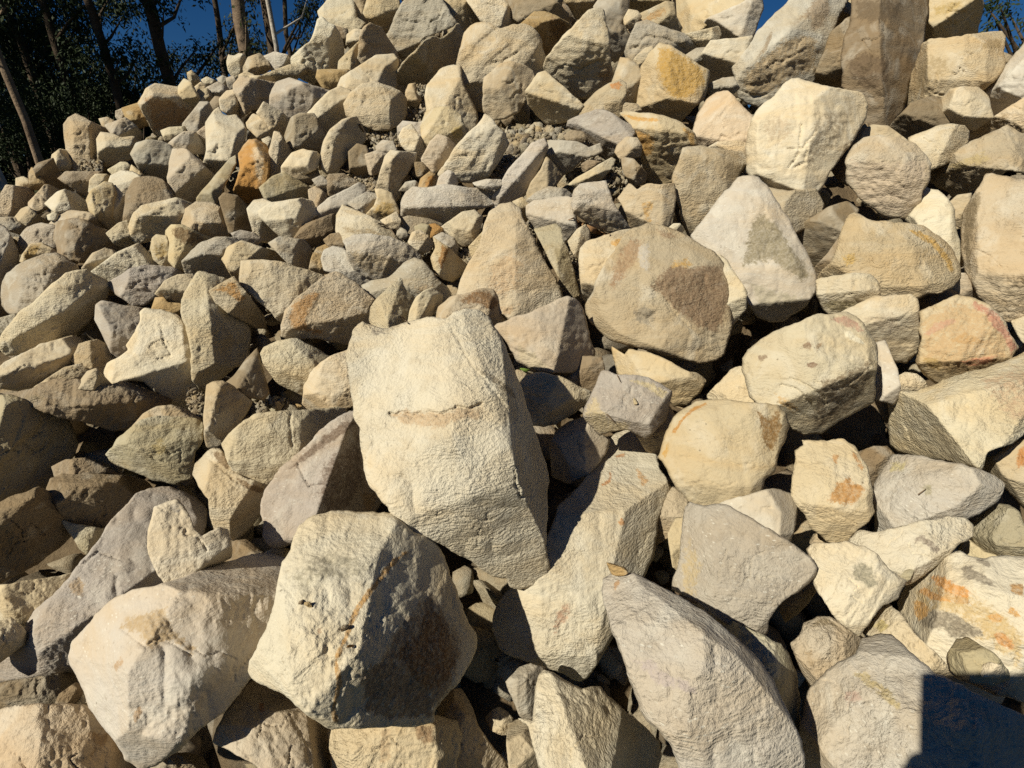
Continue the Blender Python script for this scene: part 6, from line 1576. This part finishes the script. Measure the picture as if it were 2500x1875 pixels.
pebble((1200, 1350), (100, 17), .019, 'o', "orange pebble at the tip of the long smooth lilac slab", seed=3)
pebble((1200, 900), (111, 26.5), .009, 'y', "yellowish pebble in the middle of the lilac speckled block", seed=4)
pebble((600, 1350), (48.5, 39), .011, 'o', "amber pebble on the pale side of the ochre-veined block", seed=5)
pebble((600, 1350), (43, 39), .006, 'b', "dark crumb beside the amber pebble", seed=6)
pebble((600, 1350), (77.5, 58), .008, 'b', "dark crumb on the ochre vein", seed=7)
pebble((600, 1350), (79.5, 73), .008, 'r', "reddish chip beside the ochre vein", seed=8, squash=(1.6, .6, .5))
pebble((1800, 1350), (131, 15), .014, 'v', "small olive pebble on the end of the long cream slab", seed=9)
pebble((600, 900), (26, 27.5), .022, 't', "flat tan pebble in the dark pocket above the broad cream rock", seed=10, squash=(1.3, .7, .5))
pebble((600, 900), (40, 30), .020, 'o', "ochre pebble in the dark pocket above the broad cream rock", seed=11)
pebble((600, 900), (21, 31.5), .018, 'v', "olive pebble in the dark pocket above the broad cream rock", seed=12)

# ------------------------------------------------------------------ the photographer, behind the camera, holding a tablet
def unit(v): return v / np.linalg.norm(v)


def camp(x, y, z):
    """point given right / up / behind the camera"""
    return CAM + x * RGT + y * UPV - z * FWD


def box_local(name, cx, cy, cz, sx, sy, sz, bev, mat, parent, basis_origin):
    import bmesh
    bm = bmesh.new(); bmesh.ops.create_cube(bm, size=1)
    bmesh.ops.scale(bm, vec=(sx, sy, sz), verts=bm.verts)
    bmesh.ops.bevel(bm, geom=bm.edges[:], offset=bev, segments=3, affect='EDGES')
    for v in bm.verts:
        p = camp(cx + v.co.x, cy + v.co.y, cz + v.co.z) - basis_origin
        v.co = Vector(p)
    me = bpy.data.meshes.new(name); bm.to_mesh(me); bm.free(); me.materials.append(mat)
    return link(name, me, parent)


M_CASE = plain_material("black_case", (.02, .02, .022), rough=.5)
M_GLASS = plain_material("screen_glass", (.03, .035, .04), rough=.15)
tb0 = camp(.085, -.065, .012)
tb = bpy.data.objects.new("tablet", None); COL.objects.link(tb); tb.location = tb0
tag(tb, "black tablet held up by the photographer", "tablet")
box_local("case", .087, -.068, .013, .248, .200, .010, .004, M_CASE, tb, tb0)
box_local("screen", .087, -.068, .0195, .228, .180, .002, .0008, M_GLASS, tb, tb0)
box_local("lens_ring", -.018, .012, .0065, .012, .012, .002, .0008, M_CASE, tb, tb0)


def person():
    me = bpy.data.meshes.new("body"); o = bpy.data.objects.new("body", me)
    V, E, Rd = [], [], []

    def add(p, r, par=None):
        V.append(Vector(p)); Rd.append(r)
        if par is not None: E.append((par, len(V) - 1))
        return len(V) - 1
    c = np.array([.12, -.62, 0.0])
    pel = add(c + [0, 0, .92], (.155, .12))
    wa = add(c + [0, .01, 1.08], (.14, .105), pel)
    ch = add(c + [0, .02, 1.28], (.165, .12), wa)
    nb_ = add(c + [0, .01, 1.43], (.07, .07), ch)
    nk = add(c + [0, .03, 1.50], (.055, .058), nb_)
    jaw = add(c + [0, .07, 1.57], (.068, .075), nk)
    hd = add(c + [0, .06, 1.66], (.078, .092), jaw)
    add(c + [0, .05, 1.74], (.05, .06), hd)
    for s_ in (-1, 1):
        hip = add(c + [s_ * .10, 0, .86], (.095, .10), pel)
        kn = add(c + [s_ * .12, .03, .48], (.06, .065), hip)
        an = add(c + [s_ * .13, -.02, .09], (.042, .045), kn)
        add(c + [s_ * .15, .12, .03], (.04, .03), an)
        sh = add(c + [s_ * .18, .02, 1.38], (.062, .062), ch)
        wr_p = camp(-.075, -.225, .035) if s_ < 0 else camp(.245, -.205, .035)
        sh_p = c + [s_ * .18, .02, 1.38]
        el_p = (sh_p + wr_p) / 2 + np.array([s_ * .11, -.03, -.16])
        el = add(el_p, (.043, .045), sh)
        wr = add(wr_p, (.027, .022), el)
        # hand: palm with four fingers over the back of the case and a thumb in front
        cx_ = -.050 if s_ < 0 else .224
        pm = add(camp(cx_, -.165, .030), (.038, .018), wr)
        for k, (oy, ln_) in enumerate(((.050, .058), (.028, .066), (.006, .062), (-.014, .050))):
            a = camp(cx_ + s_ * .012, -.150 + oy * .6, .022)
            k1 = add(a, (.011, .011), pm)
            k2 = add(camp(cx_ - s_ * .018, -.148 + oy, .002), (.0095, .0095), k1)
            add(camp(cx_ - s_ * (.018 + ln_ * .6), -.146 + oy, -.001), (.008, .008), k2)
        t1 = add(camp(cx_ - s_ * .004, -.165, .038), (.013, .013), pm)
        t2 = add(camp(cx_ - s_ * .030, -.150, .036), (.011, .011), t1)
        add(camp(cx_ - s_ * .055, -.142, .033), (.009, .009), t2)
    me.from_pydata([tuple(v) for v in V], E, [])
    COL.objects.link(o)
    sk_ = o.modifiers.new("skin", 'SKIN'); sb = o.modifiers.new("sub", 'SUBSURF'); sb.levels = 2; sb.render_levels = 2
    if not me.skin_vertices: me.attributes  # layer is created with the modifier
    for k, r_v in enumerate(Rd):
        me.skin_vertices[0].data[k].radius = r_v
        me.skin_vertices[0].data[k].use_root = (k == 0)
    bpy.context.view_layer.update()
    dg = bpy.context.evaluated_depsgraph_get()
    me2 = bpy.data.meshes.new_from_object(o.evaluated_get(dg))
    bpy.data.objects.remove(o)
    root = bpy.data.objects.new("person", None); COL.objects.link(root); root.location = c
    tag(root, "photographer in a blue shirt standing at the foot of the heap holding a tablet", "person")
    skin = plain_material("skin", (.42, .26, .18), rough=.5)
    shirt = plain_material("blue_shirt", (.06, .10, .20)); trous = plain_material("work_trousers", (.10, .085, .06)); boot = plain_material("boots", (.05, .035, .025))
    me2.name = "body"
    for m_ in (skin, shirt, trous, boot): me2.materials.append(m_)
    for p in me2.polygons:
        q = p.center; p.use_smooth = True
        if q.z < .13: p.material_index = 3
        elif q.z < .98: p.material_index = 2
        elif q.z < 1.455 and np.linalg.norm(np.array(q) - camp(.09, -.19, .03)) > .26: p.material_index = 1
    me2.transform(Matrix.Translation(-Vector(c)))
    b_ = link("body", me2, root)
    # brimmed hat
    V_, F_ = [], []
    prof = [(0.0, 1.785), (.06, 1.780), (.088, 1.755), (.095, 1.70), (.098, 1.685), (.165, 1.672), (.168, 1.667), (.096, 1.672), (.088, 1.69), (.0, 1.76)]
    sg = 24
    for rr_, z_ in prof:
        for j in range(sg):
            a = 2 * math.pi * j / sg; V_.append((rr_ * math.cos(a), .05 + rr_ * 1.15 * math.sin(a), z_))
    for k in range(len(prof) - 1):
        for j in range(sg): F_.append([k*sg + j, k*sg + (j+1) % sg, (k+1)*sg + (j+1) % sg, (k+1)*sg + j])
    link("hat", mesh_np("hat", np.array(V_), np.array(F_), [plain_material("straw_hat", (.40, .32, .18))]), root)


person()
